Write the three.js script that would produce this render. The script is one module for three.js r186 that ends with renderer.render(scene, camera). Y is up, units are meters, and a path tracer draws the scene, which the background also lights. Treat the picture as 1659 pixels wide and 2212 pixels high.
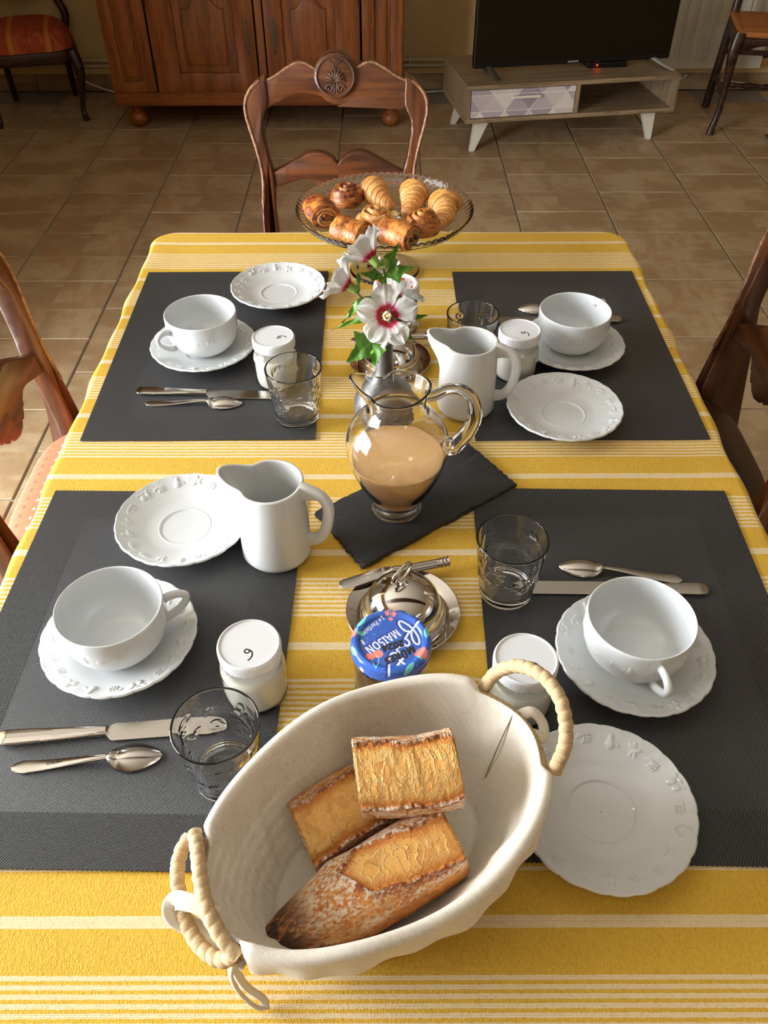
import * as THREE from 'three';
import { mergeGeometries, mergeVertices, toCreasedNormals } from 'three/addons/utils/BufferGeometryUtils.js';
import { RoundedBoxGeometry } from 'three/addons/geometries/RoundedBoxGeometry.js';
import { RectAreaLightUniformsLib } from 'three/addons/lights/RectAreaLightUniformsLib.js';
import { TextGeometry } from 'three/addons/geometries/TextGeometry.js';
import { FontLoader } from 'three/addons/loaders/FontLoader.js';

// ---------- camera, daylight, exposure ----------
const scene = new THREE.Scene();
const renderer = new THREE.WebGLRenderer({ antialias: true });
renderer.toneMapping = THREE.LinearToneMapping;
renderer.toneMappingExposure = 0.99;
renderer.shadowMap.enabled = true;
RectAreaLightUniformsLib.init();

const T = 0.75;                                   // top of the cloth above the floor
const camera = new THREE.PerspectiveCamera(63.03, 1659 / 2212, 0.02, 30);
camera.position.set(0, T + 0.66487, 0);
camera.rotation.order = 'YXZ';
camera.rotation.set(-0.75509, 0, 0.0022 * -1);

scene.background = new THREE.Color(0.62, 0.72, 0.86);   // pale overcast sky outside the windows
scene.backgroundIntensity = 1.0;

const XL = -2.2, XR = 3.6, ZB = -4.8, ZF = 3.2, HC = 2.55;   // room
const WIN = { z0: -1.4, z1: 0.3, y0: 0.06, y1: 2.1 };         // glazed door in the left wall
const UNSEEN_WIN2 = { x0: 1.7, x1: 2.5, y0: 0.9, y1: 2.1 };  // window out of view behind the viewer
{
  const day = new THREE.RectAreaLight(new THREE.Color(0.93, 0.97, 1.0), 33, WIN.z1 - WIN.z0, WIN.y1 - WIN.y0);
  day.name = 'unseen_daylight_window';
  day.position.set(XL - 0.2, (WIN.y0 + WIN.y1) / 2, (WIN.z0 + WIN.z1) / 2);
  day.lookAt(5, (WIN.y0 + WIN.y1) / 2, (WIN.z0 + WIN.z1) / 2);
  scene.add(day);
  const front = new THREE.RectAreaLight(new THREE.Color(0.95, 0.98, 1.0), 4, UNSEEN_WIN2.x1 - UNSEEN_WIN2.x0, UNSEEN_WIN2.y1 - UNSEEN_WIN2.y0);   // unseen smaller window behind the viewer, lights glass rims and jug sides
  front.name = 'unseen_daylight_window';
  front.position.set((UNSEEN_WIN2.x0 + UNSEEN_WIN2.x1) / 2, (UNSEEN_WIN2.y0 + UNSEEN_WIN2.y1) / 2, ZF + 0.2);
  front.lookAt((UNSEEN_WIN2.x0 + UNSEEN_WIN2.x1) / 2, (UNSEEN_WIN2.y0 + UNSEEN_WIN2.y1) / 2, -5);
  scene.add(front);
}

// ---------- small maths ----------
function rng(seed) { let a = seed >>> 0; return () => { a = (a + 0x6D2B79F5) | 0; let t = Math.imul(a ^ (a >>> 15), 1 | a); t = (t + Math.imul(t ^ (t >>> 7), 61 | t)) ^ t; return ((t ^ (t >>> 14)) >>> 0) / 4294967296; }; }
const PERM = new Uint8Array(512); { const r = rng(77), p = [...Array(256).keys()]; for (let i = 255; i > 0; i--) { const j = Math.floor(r() * (i + 1)); [p[i], p[j]] = [p[j], p[i]]; } for (let i = 0; i < 512; i++) PERM[i] = p[i & 255]; }
const fade = t => t * t * t * (t * (t * 6 - 15) + 10), lerp = (a, b, t) => a + (b - a) * t, clamp = (x, a = 0, b = 1) => x < a ? a : x > b ? b : x;
const sstep = (a, b, x) => { const t = clamp((x - a) / (b - a)); return t * t * (3 - 2 * t); };
function n2(x, y, px = 256, py = 256) {            // value noise, period px,py
  const xi = Math.floor(x), yi = Math.floor(y), xf = fade(x - xi), yf = fade(y - yi);
  const m = (v, p) => ((v % p) + p) % p, h = (a, b) => PERM[PERM[m(a, px) & 255] + (m(b, py) & 255)] / 255;
  return lerp(lerp(h(xi, yi), h(xi + 1, yi), xf), lerp(h(xi, yi + 1), h(xi + 1, yi + 1), xf), yf);
}
function fbm(x, y, o = 4, px = 256, py = 256) { let s = 0, a = 0.5, t = 0; for (let i = 0; i < o; i++) { s += a * n2(x, y, px, py); t += a; a *= 0.5; x *= 2; y *= 2; px *= 2; py *= 2; } return s / t; }
function n3(x, y, z) { return (n2(x + z * 0.71, y - z * 0.53) + n2(y + 31.7 + z * 0.37, z * 0.9 + x * 0.31 + 11.3)) / 2; }
const V2 = (x, y) => new THREE.Vector2(x, y), V3 = (x, y, z) => new THREE.Vector3(x, y, z);

// ---------- textures ----------
function pix(w, h, fn, srgb = true, repeat) {
  const d = new Uint8Array(w * h * 4);
  for (let j = 0; j < h; j++) for (let i = 0; i < w; i++) { const c = fn(i / w, j / h, i, j), k = (j * w + i) * 4; if (typeof c === 'number') { d[k] = d[k + 1] = d[k + 2] = clamp(c, 0, 1) * 255; } else { d[k] = clamp(c[0], 0, 255); d[k + 1] = clamp(c[1], 0, 255); d[k + 2] = clamp(c[2], 0, 255); } d[k + 3] = 255; }
  const t = new THREE.DataTexture(d, w, h); t.wrapS = t.wrapT = THREE.RepeatWrapping; t.magFilter = t.minFilter = THREE.LinearFilter;
  if (srgb) t.colorSpace = THREE.SRGBColorSpace; if (repeat) t.repeat.set(repeat[0], repeat[1]); t.needsUpdate = true; return t;
}
function drawn(w, h, fn) { const c = document.createElement('canvas'); c.width = w; c.height = h; const g = c.getContext('2d'); fn(g, w, h); const t = new THREE.CanvasTexture(c); t.colorSpace = THREE.SRGBColorSpace; t.wrapS = t.wrapT = THREE.RepeatWrapping; return t; }
const mixc = (a, b, t) => [lerp(a[0], b[0], t), lerp(a[1], b[1], t), lerp(a[2], b[2], t)];
const mulc = (a, k) => [a[0] * k, a[1] * k, a[2] * k];
const std = o => new THREE.MeshStandardMaterial(o), phy = o => new THREE.MeshPhysicalMaterial(o);

// ---------- geometry ----------
// grid surface: fn(u, v) -> [x, y, z]; u runs nu steps, v runs nv steps; closed directions share their normals
function surf(nu, nv, fn, o = {}) {
  const p = [], uv = [], idx = [];
  for (let j = 0; j <= nv; j++) for (let i = 0; i <= nu; i++) { const u = i / nu, v = j / nv, q = fn(o.closeU && i === nu ? 0 : u, o.closeV && j === nv ? 0 : v, i, j); p.push(q[0], q[1], q[2]); const t = o.uv ? o.uv(u, v, q) : [u, v]; uv.push(t[0], t[1]); }
  const W = nu + 1;
  for (let j = 0; j < nv; j++) for (let i = 0; i < nu; i++) { const a = j * W + i, b = a + 1, c = a + W, d = c + 1; if (o.flip) idx.push(a, b, c, b, d, c); else idx.push(a, c, b, b, c, d); }
  const g = new THREE.BufferGeometry(); g.setAttribute('position', new THREE.Float32BufferAttribute(p, 3)); g.setAttribute('uv', new THREE.Float32BufferAttribute(uv, 2)); g.setIndex(idx); g.computeVertexNormals();
  const n = g.attributes.normal, same = (a, b) => { const x = n.getX(a) + n.getX(b), y = n.getY(a) + n.getY(b), z = n.getZ(a) + n.getZ(b), l = Math.hypot(x, y, z) || 1; n.setXYZ(a, x / l, y / l, z / l); n.setXYZ(b, x / l, y / l, z / l); };
  if (o.closeU) for (let j = 0; j <= nv; j++) same(j * W, j * W + nu);
  if (o.closeV) for (let i = 0; i <= nu; i++) same(i, nv * W + i);
  return g;
}
// smooth profile through points (Catmull-Rom) or straight where a point repeats
function prof(pts, per = 6) {
  const out = []; let run = [];
  const flush = () => { if (run.length > 2) { const c = new THREE.CatmullRomCurve3(run.map(q => V3(q[0], q[1], 0)), false, 'centripetal'); const n = (run.length - 1) * per; for (let i = 0; i <= n; i++) { const q = c.getPoint(i / n); out.push([q.x, q.y]); } } else for (const q of run) out.push(q); run = []; };
  for (const q of pts) { run.push(q); if (q[2] === 'c') { flush(); run = [q]; } }
  if (run.length > 1) flush();
  return out;
}
function lathe(pts, seg = 48, mod, o = {}) {        // profile from the bottom of the outside upwards
  const L = [0]; for (let i = 1; i < pts.length; i++) L.push(L[i - 1] + Math.hypot(pts[i][0] - pts[i - 1][0], pts[i][1] - pts[i - 1][1]));
  const len = L[L.length - 1] || 1;
  return surf(seg, pts.length - 1, (u, v, i, j) => { const a = u * Math.PI * 2; let [r, y] = pts[j]; if (mod) { const m = mod(a, r, y, j, L[j] / len); r = m[0]; y = m[1]; if (m.length > 3) return [r * Math.cos(a) + m[2], y, r * Math.sin(a) + m[3]]; } return [r * Math.cos(a), y, r * Math.sin(a)]; }, { closeU: true, ...o });
}
// tube along a smooth path; radius may vary; section may be flattened (rx along the binormal, ry along the normal)
function tube(pts, r, o = {}) {
  const n = o.n || pts.length * 6, seg = o.seg || 10, c = new THREE.CatmullRomCurve3(pts.map(q => Array.isArray(q) ? V3(...q) : q), !!o.closed, o.kind || 'centripetal'), P = [], N = [], B = [];
  let nrm = o.up ? V3(...o.up) : null;
  for (let i = 0; i <= n; i++) { const t = i / n, p = c.getPointAt(t), d = c.getTangentAt(t); if (!nrm) nrm = Math.abs(d.y) < 0.9 ? V3(0, 1, 0) : V3(1, 0, 0); const q = (o.up && !o.carry ? V3(...o.up) : nrm.clone()); q.addScaledVector(d, -q.dot(d)).normalize(); nrm = q; P.push(p); N.push(q); B.push(V3().crossVectors(d, q)); }
  const rf = typeof r === 'function' ? r : () => [r, r];
  const side = surf(seg, n, (u, v, i, j) => { const a = u * Math.PI * 2; let q = rf(v, a); if (!Array.isArray(q)) q = [q, q]; let ca = Math.cos(a), sa = Math.sin(a); if (o.square) { const e = o.square; ca = Math.sign(ca) * Math.abs(ca) ** e; sa = Math.sign(sa) * Math.abs(sa) ** e; } const p = P[j]; return [p.x + B[j].x * ca * q[0] + N[j].x * sa * q[1], p.y + B[j].y * ca * q[0] + N[j].y * sa * q[1], p.z + B[j].z * ca * q[0] + N[j].z * sa * q[1]]; }, { closeU: true, closeV: !!o.closed, uv: o.uv });
  if (o.closed || o.open) return side;
  const cap = (j, e) => { const v = []; const pos = side.attributes.position; const row = j * (seg + 1); const idx = []; const cc = P[j]; v.push(cc.x, cc.y, cc.z); for (let i = 0; i < seg; i++) v.push(pos.getX(row + i), pos.getY(row + i), pos.getZ(row + i)); for (let i = 0; i < seg; i++) { const a = 1 + i, b = 1 + (i + 1) % seg; if (e) idx.push(0, a, b); else idx.push(0, b, a); } const g = new THREE.BufferGeometry(); g.setAttribute('position', new THREE.Float32BufferAttribute(v, 3)); g.setAttribute('uv', new THREE.Float32BufferAttribute(new Float32Array((seg + 1) * 2), 2)); g.setIndex(idx); g.computeVertexNormals(); return g; };
  return mergeGeometries([side, cap(0, true), cap(n, false)]);
}
function box(w, h, d, r = 0.003, seg = 2) { return new RoundedBoxGeometry(w, h, d, seg, Math.min(r, w / 2.01, h / 2.01, d / 2.01)); }
function at(g, x = 0, y = 0, z = 0, rx = 0, ry = 0, rz = 0) { g.applyMatrix4(new THREE.Matrix4().compose(V3(x, y, z), new THREE.Quaternion().setFromEuler(new THREE.Euler(rx, ry, rz)), V3(1, 1, 1))); return g; }
function shapeOf(pts, smooth = true, holes) {
  const s = new THREE.Shape(); const put = (sh, q) => { if (smooth) { sh.moveTo(q[0][0], q[0][1]); for (let k = 1; k < q.length; k++) sh.lineTo(q[k][0], q[k][1]); } else { sh.setFromPoints(q.map(e => V2(e[0], e[1]))); } };
  put(s, pts); s.closePath(); if (holes) for (const h of holes) { const p = new THREE.Path(); put(p, h); s.holes.push(p); } return s;
}
function curve2(pts, n = 8) { return prof(pts, n); }
function extr(shape, depth, bevel = 0.002, o = {}) {
  const g = new THREE.ExtrudeGeometry(shape, { depth: Math.max(depth - 2 * bevel, 1e-5), bevelEnabled: bevel > 0, bevelSize: bevel, bevelThickness: bevel, bevelOffset: -bevel, bevelSegments: o.bs || 2, curveSegments: o.cs || 12, steps: o.steps || 1 });
  g.translate(0, 0, bevel); return o.flat ? g : toCreasedNormals(g, o.crease || 0.6);
}
function boxUV(g, s = 1) { if (g.index) g = g.toNonIndexed(); g.computeBoundingBox(); const p = g.attributes.position, n = g.attributes.normal, uv = new Float32Array(p.count * 2); for (let i = 0; i < p.count; i++) { const x = Math.abs(n.getX(i)), y = Math.abs(n.getY(i)), z = Math.abs(n.getZ(i)); let a, b; if (x > y && x > z) { a = p.getZ(i); b = p.getY(i); } else if (y > z) { a = p.getX(i); b = p.getZ(i); } else { a = p.getX(i); b = p.getY(i); } uv[i * 2] = a * s; uv[i * 2 + 1] = b * s; } g.setAttribute('uv', new THREE.BufferAttribute(uv, 2)); return g; }
function swapUV(g) { const u = g.attributes.uv; for (let i = 0; i < u.count; i++) { const a = u.getX(i); u.setX(i, u.getY(i)); u.setY(i, a); } return g; }
function merge(list) { const a = list.map(g => { let h = g.index ? g.toNonIndexed() : g; for (const k of Object.keys(h.attributes)) if (!['position', 'normal', 'uv'].includes(k)) h.deleteAttribute(k); if (!h.attributes.uv) h.setAttribute('uv', new THREE.BufferAttribute(new Float32Array(h.attributes.position.count * 2), 2)); return h; }); return mergeGeometries(a); }

// ---------- objects ----------
const used = {};
function numbered(n) { const k = used[n] = (used[n] ?? -1) + 1; return k ? n + '_' + String(k).padStart(3, '0') : n; }
function part(name, geo, mat, parent, label) { const m = new THREE.Mesh(Array.isArray(geo) ? merge(geo) : geo, mat); m.name = name; m.castShadow = m.receiveShadow = true; parent.add(m); if (label) m.userData.label = label; return m; }
function tag(o, label, category, group) { o.userData.label = label; o.userData.category = category; if (group) o.userData.group = group; return o; }
function thing(name, label, category, pos = [0, 0, 0], turn = 0, group) { const o = new THREE.Group(); o.name = numbered(name); o.position.set(...pos); o.rotation.y = turn; scene.add(o); return tag(o, label, category, group); }
function solo(name, geo, mat, label, category, pos = [0, 0, 0], turn = 0, group) { const o = part(numbered(name), geo, mat, scene); o.position.set(...pos); o.rotation.y = turn; return tag(o, label, category, group); }
function struct(name, geo, mat) { const o = part(name, geo, mat, scene); o.userData.kind = 'structure'; return o; }
function dup(src, label, pos, turn, extra) { const o = src.clone(); o.name = numbered(src.name.replace(/_\d{3}$/, '')); o.position.set(...pos); o.rotation.y = turn; o.userData = { ...src.userData, label }; scene.add(o); if (extra) extra(o); return o; }
// ---------- materials ----------
function woodTex(seed, dark, mid, light, w = 512, h = 512, stretch = 10) {
  return pix(w, h, (u, v) => { const a = fbm(u * 3 + seed, v * 3 * stretch, 4, 256, 256), g = fbm(u * 2 + seed * 3, v * 90, 3), p = n2(u * 14 + seed, v * 220); let c = mixc(dark, mid, sstep(0.25, 0.6, a)); c = mixc(c, light, sstep(0.5, 0.85, a) * 0.6); c = mulc(c, 0.88 + 0.24 * g); if (p > 0.86) c = mulc(c, 0.8); return c; });
}
const chairWoodT = woodTex(3, [58, 30, 14], [84, 46, 22], [106, 62, 31]);
const chairWood = std({ map: chairWoodT, roughness: 0.32 });
const chairLitEdge = std({ map: woodTex(5, [96, 62, 38], [132, 94, 64], [160, 126, 94]), roughness: 0.45 });  // paler wood: light on the chair bevels put into the colour
const honeyWood = std({ map: woodTex(9, [124, 68, 27], [146, 83, 36], [164, 100, 49]), roughness: 0.42 });
const honeyWoodV = std({ map: (() => { const t = honeyWood.map.clone(); t.rotation = Math.PI / 2; t.needsUpdate = true; return t; })(), roughness: 0.42 });
const oakT = woodTex(13, [128, 108, 82], [148, 126, 98], [164, 142, 112], 512, 512, 14);
const oakGrey = std({ map: oakT, roughness: 0.55 });
const darkWood = std({ map: woodTex(17, [34, 18, 12], [58, 32, 21], [80, 46, 30]), roughness: 0.35 });

const china = phy({ color: new THREE.Color(0.665, 0.69, 0.70), roughness: 0.11, ior: 1.5 });
const jugChina = phy({ color: new THREE.Color(0.64, 0.645, 0.635), roughness: 0.13, ior: 1.5 });
const glass = phy({ color: 0xffffff, transmission: 1, thickness: 0.003, ior: 1.48, roughness: 0.0 });
const glassTint = phy({ color: new THREE.Color(0.995, 1.0, 1.0), transmission: 1, thickness: 0.003, ior: 1.48, roughness: 0.0 });
const steel = std({ color: new THREE.Color(0.50, 0.47, 0.44), metalness: 1, roughness: 0.17 });
const polished = std({ color: new THREE.Color(0.58, 0.54, 0.50), metalness: 1, roughness: 0.05 });
const brass = std({ color: new THREE.Color(0.78, 0.58, 0.28), metalness: 1, roughness: 0.18 });
const pewterT = pix(256, 256, (u, v) => { const a = fbm(u * 8, v * 8, 4, 8, 8), b = n2(u * 90, v * 90, 90, 90); const k = 118 + 40 * a - (b > 0.85 ? 34 : 0); return [k, k * 0.985, k * 0.97]; });
const pewter = std({ map: pewterT, color: new THREE.Color(0.62, 0.62, 0.62), metalness: 0.85, roughness: 0.5 });
const white = std({ color: new THREE.Color(0.8, 0.8, 0.78), roughness: 0.5 });
const plasticWhite = std({ color: new THREE.Color(0.72, 0.73, 0.745), roughness: 0.4 });
const creamPaint = std({ color: new THREE.Color(0.72, 0.70, 0.60), roughness: 0.5 });
const ink = std({ color: 0x0b0a0c, roughness: 0.5 });
const blackPlastic = std({ color: 0x070707, roughness: 0.35 });

const wallT = pix(512, 512, (u, v) => { const a = fbm(u * 6, v * 6, 4, 6, 6), b = fbm(u * 60, v * 60, 2, 60, 60); return mulc([216, 186, 132], 0.94 + 0.08 * a + 0.04 * b); });
const wallMat = std({ map: wallT, roughness: 0.85 });
const wallLowBounce = std({ map: wallT, color: new THREE.Color(0.62, 0.60, 0.58), roughness: 0.85 });   // same wall paint, darkened on unseen walls to cut bounced light
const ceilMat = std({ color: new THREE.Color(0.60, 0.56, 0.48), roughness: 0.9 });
const groutMat = std({ color: new THREE.Color(0.30, 0.285, 0.26), roughness: 0.9 });
const tileT = [0, 1, 2, 3].map(k => pix(384, 384, (u, v) => {
  const a = fbm(u * 3 + k * 7.3, v * 3 + k * 3.1, 4), b = fbm(u * 9 + k * 5, v * 5 + 20 + k, 4), s = n2(u * 150, v * 150), c = fbm(u * 2 + 40 + k, v * 7 + k * 2, 3);
  let col = mixc([164, 137, 103], [188, 164, 130], sstep(0.3, 0.7, a)); col = mixc(col, [170, 134, 98], sstep(0.45, 0.75, b) * 0.6); col = mixc(col, [200, 180, 150], sstep(0.55, 0.8, c) * 0.5);
  return mulc(col, 0.95 + 0.08 * s);
}));
const tileMats = tileT.map((t, i) => std({ map: t, roughness: 0.42 + 0.02 * i }));
const skirtMats = tileT.map(t => std({ map: t, color: new THREE.Color(0.8, 0.78, 0.74), roughness: 0.45 }));

// table cloth: one period of the stripes (lines at v = 0, the nine stripe group round v = 0.5)
const CLN = 0.1278;
function clothRow(v) { // -> [whiteness, yarn row index]
  const z = ((v + 0.5) % 1 - 0.5) * CLN; // distance from the lone line
  if (Math.abs(z) < 0.0046) return [1, z];
  const w = ((v + 0) % 1) * CLN - CLN / 2; const s = 0.00615; const k = Math.round(w / s); if (Math.abs(k) <= 4) { const d = w - k * s; if (Math.abs(d) < 0.0017) return [1, d]; }
  return [0, 0];
}
const clothData = (u, v) => {
  const y = v * CLN, x = u * CLN, jit = (n2(u * 40, v * 60, 40, 60) - 0.5) * 0.0005;
  const [wht] = clothRow(((y + jit) / CLN + 1) % 1);
  const rows = wht ? 0.00155 : 0.0009, ph = y / rows, fr = Math.abs((ph % 1) - 0.5) * 2;               // weft rows
  const slub = fbm(u * 200, v * 60, 2, 200, 60), tw = n2(u * 160 + Math.floor(ph) * 0.37, Math.floor(ph) * 1.7, 160, 256);
  return { wht, fr, slub, tw };
};
const clothT = pix(1024, 1024, (u, v) => {
  const { wht, fr, slub, tw } = clothData(u, v);
  let c;
  if (wht) { c = mixc([240, 220, 184], [222, 190, 130], clamp(0.10 + 0.5 * sstep(0.55, 1, fr) + (tw > 0.72 ? 0.35 : 0))); }
  else { c = mixc([218, 171, 55], [232, 190, 76], slub); c = mulc(c, 0.97 + 0.05 * tw - 0.04 * sstep(0.7, 1, fr)); if (slub < 0.3) c = mulc(c, 0.95); }
  return c;
});
const clothB = pix(1024, 1024, (u, v) => { const { wht, fr, slub, tw } = clothData(u, v); return wht ? 0.35 + 0.5 * (1 - fr) * (0.6 + 0.4 * tw) : 0.25 + 0.25 * (1 - fr) + 0.5 * slub * (0.6 + 0.5 * tw); }, false);
const clothMat = std({ map: clothT, bumpMap: clothB, bumpScale: 0.0007, roughness: 0.95 });

// woven vinyl placemats
function weave(rot, lo, hi) {
  const cell = (u, v) => { const X = rot ? v : u, Y = rot ? u : v; const n = 8; const r = Math.floor(Y * n * 2), o = (r % 4) * 0.25; const x = ((X * n + o * 1) % 1 + 1) % 1; const y = (Y * n * 2) % 1; const hump = Math.pow(Math.max(0, Math.sin(Math.PI * y)), 0.6); const over = sstep(0.10, 0.2, x) * (1 - sstep(0.55, 0.68, x)); return { hump, over }; };
  return [pix(256, 256, (u, v) => { const { hump, over } = cell(u, v); const k = lerp(lo, hi, over * hump); return [k, k * 1.0, k * 1.03]; }), pix(256, 256, (u, v) => { const { hump, over } = cell(u, v); return 0.15 + 0.35 * hump + 0.5 * over * hump; }, false)];
}
function matMat(rot, lo, hi) { const [c, b] = weave(rot, lo, hi); const R = 1 / 0.0186; c.repeat.set(R, R); b.repeat.set(R, R); return std({ map: c, bumpMap: b, bumpScale: 0.0005, roughness: 0.5 }); }
const matBorder = matMat(false, 26, 92), matCentre = matMat(true, 32, 98);

const slateT = pix(512, 512, (u, v) => { const a = fbm(u * 5, v * 5, 5, 5, 5), b = n2(u * 180, v * 180, 180, 180); const k = 30 + 12 * a + 6 * b; return [k, k * 0.99, k * 1.0]; });
const slateB = pix(512, 512, (u, v) => 0.6 * fbm(u * 9, v * 9, 5, 9, 9) + 0.4 * fbm(u * 60, v * 60, 2, 60, 60), false);
const slateMat = std({ map: slateT, bumpMap: slateB, bumpScale: 0.0006, roughness: 0.62 });
slateT.repeat.set(8, 8); slateB.repeat.set(8, 8);

const linenT = pix(512, 512, (u, v) => { const a = n2(u * 128, v * 22, 128, 22), b = n2(u * 22, v * 128, 22, 128), f = fbm(u * 4, v * 4, 3, 4, 4), s = n2(u * 61, v * 61, 61, 61); let c = mulc([228, 220, 207], 0.93 + 0.05 * a + 0.05 * b + 0.04 * f); if (s > 0.985) c = mulc(c, 0.72); return c; });
const linenB = pix(512, 512, (u, v) => 0.5 * Math.abs(Math.sin(u * Math.PI * 100)) + 0.5 * Math.abs(Math.sin(v * Math.PI * 100)) * (0.6 + 0.4 * n2(u * 100, v * 30, 100, 30)), false);
const linen = phy({ map: linenT, bumpMap: linenB, bumpScale: 0.0003, roughness: 0.95, transmission: 0.04, thickness: 0, side: THREE.DoubleSide });
linenT.repeat.set(16, 16); linenB.repeat.set(16, 16);
const ropeT = pix(256, 256, (u, v) => { const a = fbm(u * 8, v * 40, 3, 8, 40), b = n2(u * 10, v * 120, 10, 120); return mulc([190, 163, 124], 0.80 + 0.26 * a + 0.14 * b); });
const ropeMat = std({ map: ropeT, roughness: 0.8 });
// ---------- the room ----------
{
  // floor: grout bed with single tiles laid in half-bond columns
  const fl = struct('floor', at(box(XR - XL + 0.4, 0.1, ZF - ZB + 0.4, 0.001, 1), (XL + XR) / 2, -0.056, (ZB + ZF) / 2), groutMat);
  const TX = 0.366, TZ = 0.378, gap = 0.007, r = rng(5);
  const tg = [0, 1, 2, 3].map(k => { const g = box(TX - gap, 0.012, TZ - gap, 0.0025, 2); return boxUV(g, 1 / 0.37); });
  let n = 0;
  for (let k = -4; k <= 11; k++) for (let m = 0; m < 18; m++) {
    const x = -1.299 + TX * (k + 0.5), z = ZB - 0.12 + (k % 2 ? 0.155 : 0.3440) + TZ * (m) ;
    if (z < ZB - 0.02 || z > ZF - 0.1 || x < XL - 0.05 || x > XR || z > -0.2 && Math.abs(x) > 2.6) continue;
    const t = part('tile', tg[n % 4], tileMats[Math.floor(r() * 4)], fl); n++;
    t.position.set(x, -0.006 + (r() - 0.5) * 0.0008, z + TZ / 2); t.rotation.y = r() < 0.5 ? 0 : Math.PI;
    if (Math.abs(z - ZB) > 99) break;
  }
  // walls
  const th = 0.2;
  const back = struct('wall_back', boxUV(at(box(XR - XL + 2 * th, HC, th, 0.001, 1), (XL + XR) / 2, HC / 2, ZB - th / 2), 0.8), wallMat);
  const fz = ZF + th / 2, fa = XL - th, fb = XR + th;
  struct('wall_front', boxUV(merge([at(box(UNSEEN_WIN2.x0 - fa, HC, th, 0.001, 1), (fa + UNSEEN_WIN2.x0) / 2, HC / 2, fz), at(box(fb - UNSEEN_WIN2.x1, HC, th, 0.001, 1), (fb + UNSEEN_WIN2.x1) / 2, HC / 2, fz), at(box(UNSEEN_WIN2.x1 - UNSEEN_WIN2.x0, UNSEEN_WIN2.y0, th, 0.001, 1), (UNSEEN_WIN2.x0 + UNSEEN_WIN2.x1) / 2, UNSEEN_WIN2.y0 / 2, fz), at(box(UNSEEN_WIN2.x1 - UNSEEN_WIN2.x0, HC - UNSEEN_WIN2.y1, th, 0.001, 1), (UNSEEN_WIN2.x0 + UNSEEN_WIN2.x1) / 2, (HC + UNSEEN_WIN2.y1) / 2, fz)]), 0.8), wallLowBounce);
  const w2 = new THREE.Group(); w2.name = 'unseen_window_2'; w2.userData.kind = 'structure'; scene.add(w2);  // out of view, frames the weaker light from behind the viewer
  const wxc = (UNSEEN_WIN2.x0 + UNSEEN_WIN2.x1) / 2, wyc = (UNSEEN_WIN2.y0 + UNSEEN_WIN2.y1) / 2, ww = UNSEEN_WIN2.x1 - UNSEEN_WIN2.x0, wh = UNSEEN_WIN2.y1 - UNSEEN_WIN2.y0;
  part('frame', [at(box(0.05, wh, 0.06, 0.004), UNSEEN_WIN2.x0 + 0.025, wyc, ZF + 0.05), at(box(0.05, wh, 0.06, 0.004), UNSEEN_WIN2.x1 - 0.025, wyc, ZF + 0.05), at(box(0.07, wh, 0.06, 0.004), wxc, wyc, ZF + 0.05), at(box(ww, 0.05, 0.06, 0.004), wxc, UNSEEN_WIN2.y0 + 0.025, ZF + 0.05), at(box(ww, 0.05, 0.06, 0.004), wxc, UNSEEN_WIN2.y1 - 0.025, ZF + 0.05)], white, w2);
  for (const s of [-1, 1]) part('pane', at(box(ww / 2 - 0.085, wh - 0.1, 0.004, 0.001, 1), wxc + s * ww / 4, wyc, ZF + 0.05), phy({ color: 0xffffff, transmission: 1, thickness: 0, roughness: 0, ior: 1.5 }), w2);
  struct('wall_right', boxUV(at(box(th, HC, ZF - ZB, 0.001, 1), XR + th / 2, HC / 2, (ZB + ZF) / 2), 0.8), wallLowBounce);
  const { z0, z1, y0, y1 } = WIN, L = [];
  L.push(at(box(th, HC, z0 - ZB, 0.001, 1), XL - th / 2, HC / 2, (ZB + z0) / 2), at(box(th, HC, ZF - z1, 0.001, 1), XL - th / 2, HC / 2, (ZF + z1) / 2), at(box(th, HC - y1, z1 - z0, 0.001, 1), XL - th / 2, (HC + y1) / 2, (z0 + z1) / 2), at(box(th, y0, z1 - z0, 0.001, 1), XL - th / 2, y0 / 2, (z0 + z1) / 2));
  struct('wall_left', boxUV(merge(L), 0.8), wallLowBounce);
  struct('ceiling', at(box(XR - XL + 0.4, 0.12, ZF - ZB + 0.4, 0.001, 1), (XL + XR) / 2, HC + 0.06, (ZB + ZF) / 2), ceilMat);
  struct('added_wall_stub', boxUV(at(box(0.42, HC, 0.16, 0.001, 1), XL + 0.21, HC / 2, WIN.z0 - 0.12), 0.8), wallMat);   // out-of-view wall added beside the window to keep its light off the back
  // unseen dark beam, placed for the dark band mirrored in the butter dome
  struct('unseen_trim_1', boxUV(at(box(XR - XL, 0.2, 0.3, 0.008, 2), (XL + XR) / 2, HC - 0.1, -0.25), 1), darkWood);
  // glazed door frame in the left wall
  const wd = new THREE.Group(); wd.name = 'window_1'; wd.userData.kind = 'structure'; scene.add(wd);
  const fw = 0.05, fx = XL - 0.05, zc = (z0 + z1) / 2, yc = (y0 + y1) / 2, fr = [];
  for (const z of [z0 + fw / 2, z1 - fw / 2, zc]) fr.push(at(box(0.06, y1 - y0, z === zc ? fw * 1.7 : fw, 0.004), fx, yc, z));
  for (const y of [y0 + fw / 2, y1 - fw / 2]) fr.push(at(box(0.06, fw, z1 - z0, 0.004), fx, y, zc));
  part('frame', fr, white, wd);
  for (const y of [0.75, 1.42]) for (const z of [(z0 + zc) / 2, (z1 + zc) / 2]) part('glazing_bar', at(box(0.04, 0.03, (z1 - z0) / 2 - fw, 0.004), fx, y, z), white, wd);
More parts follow.
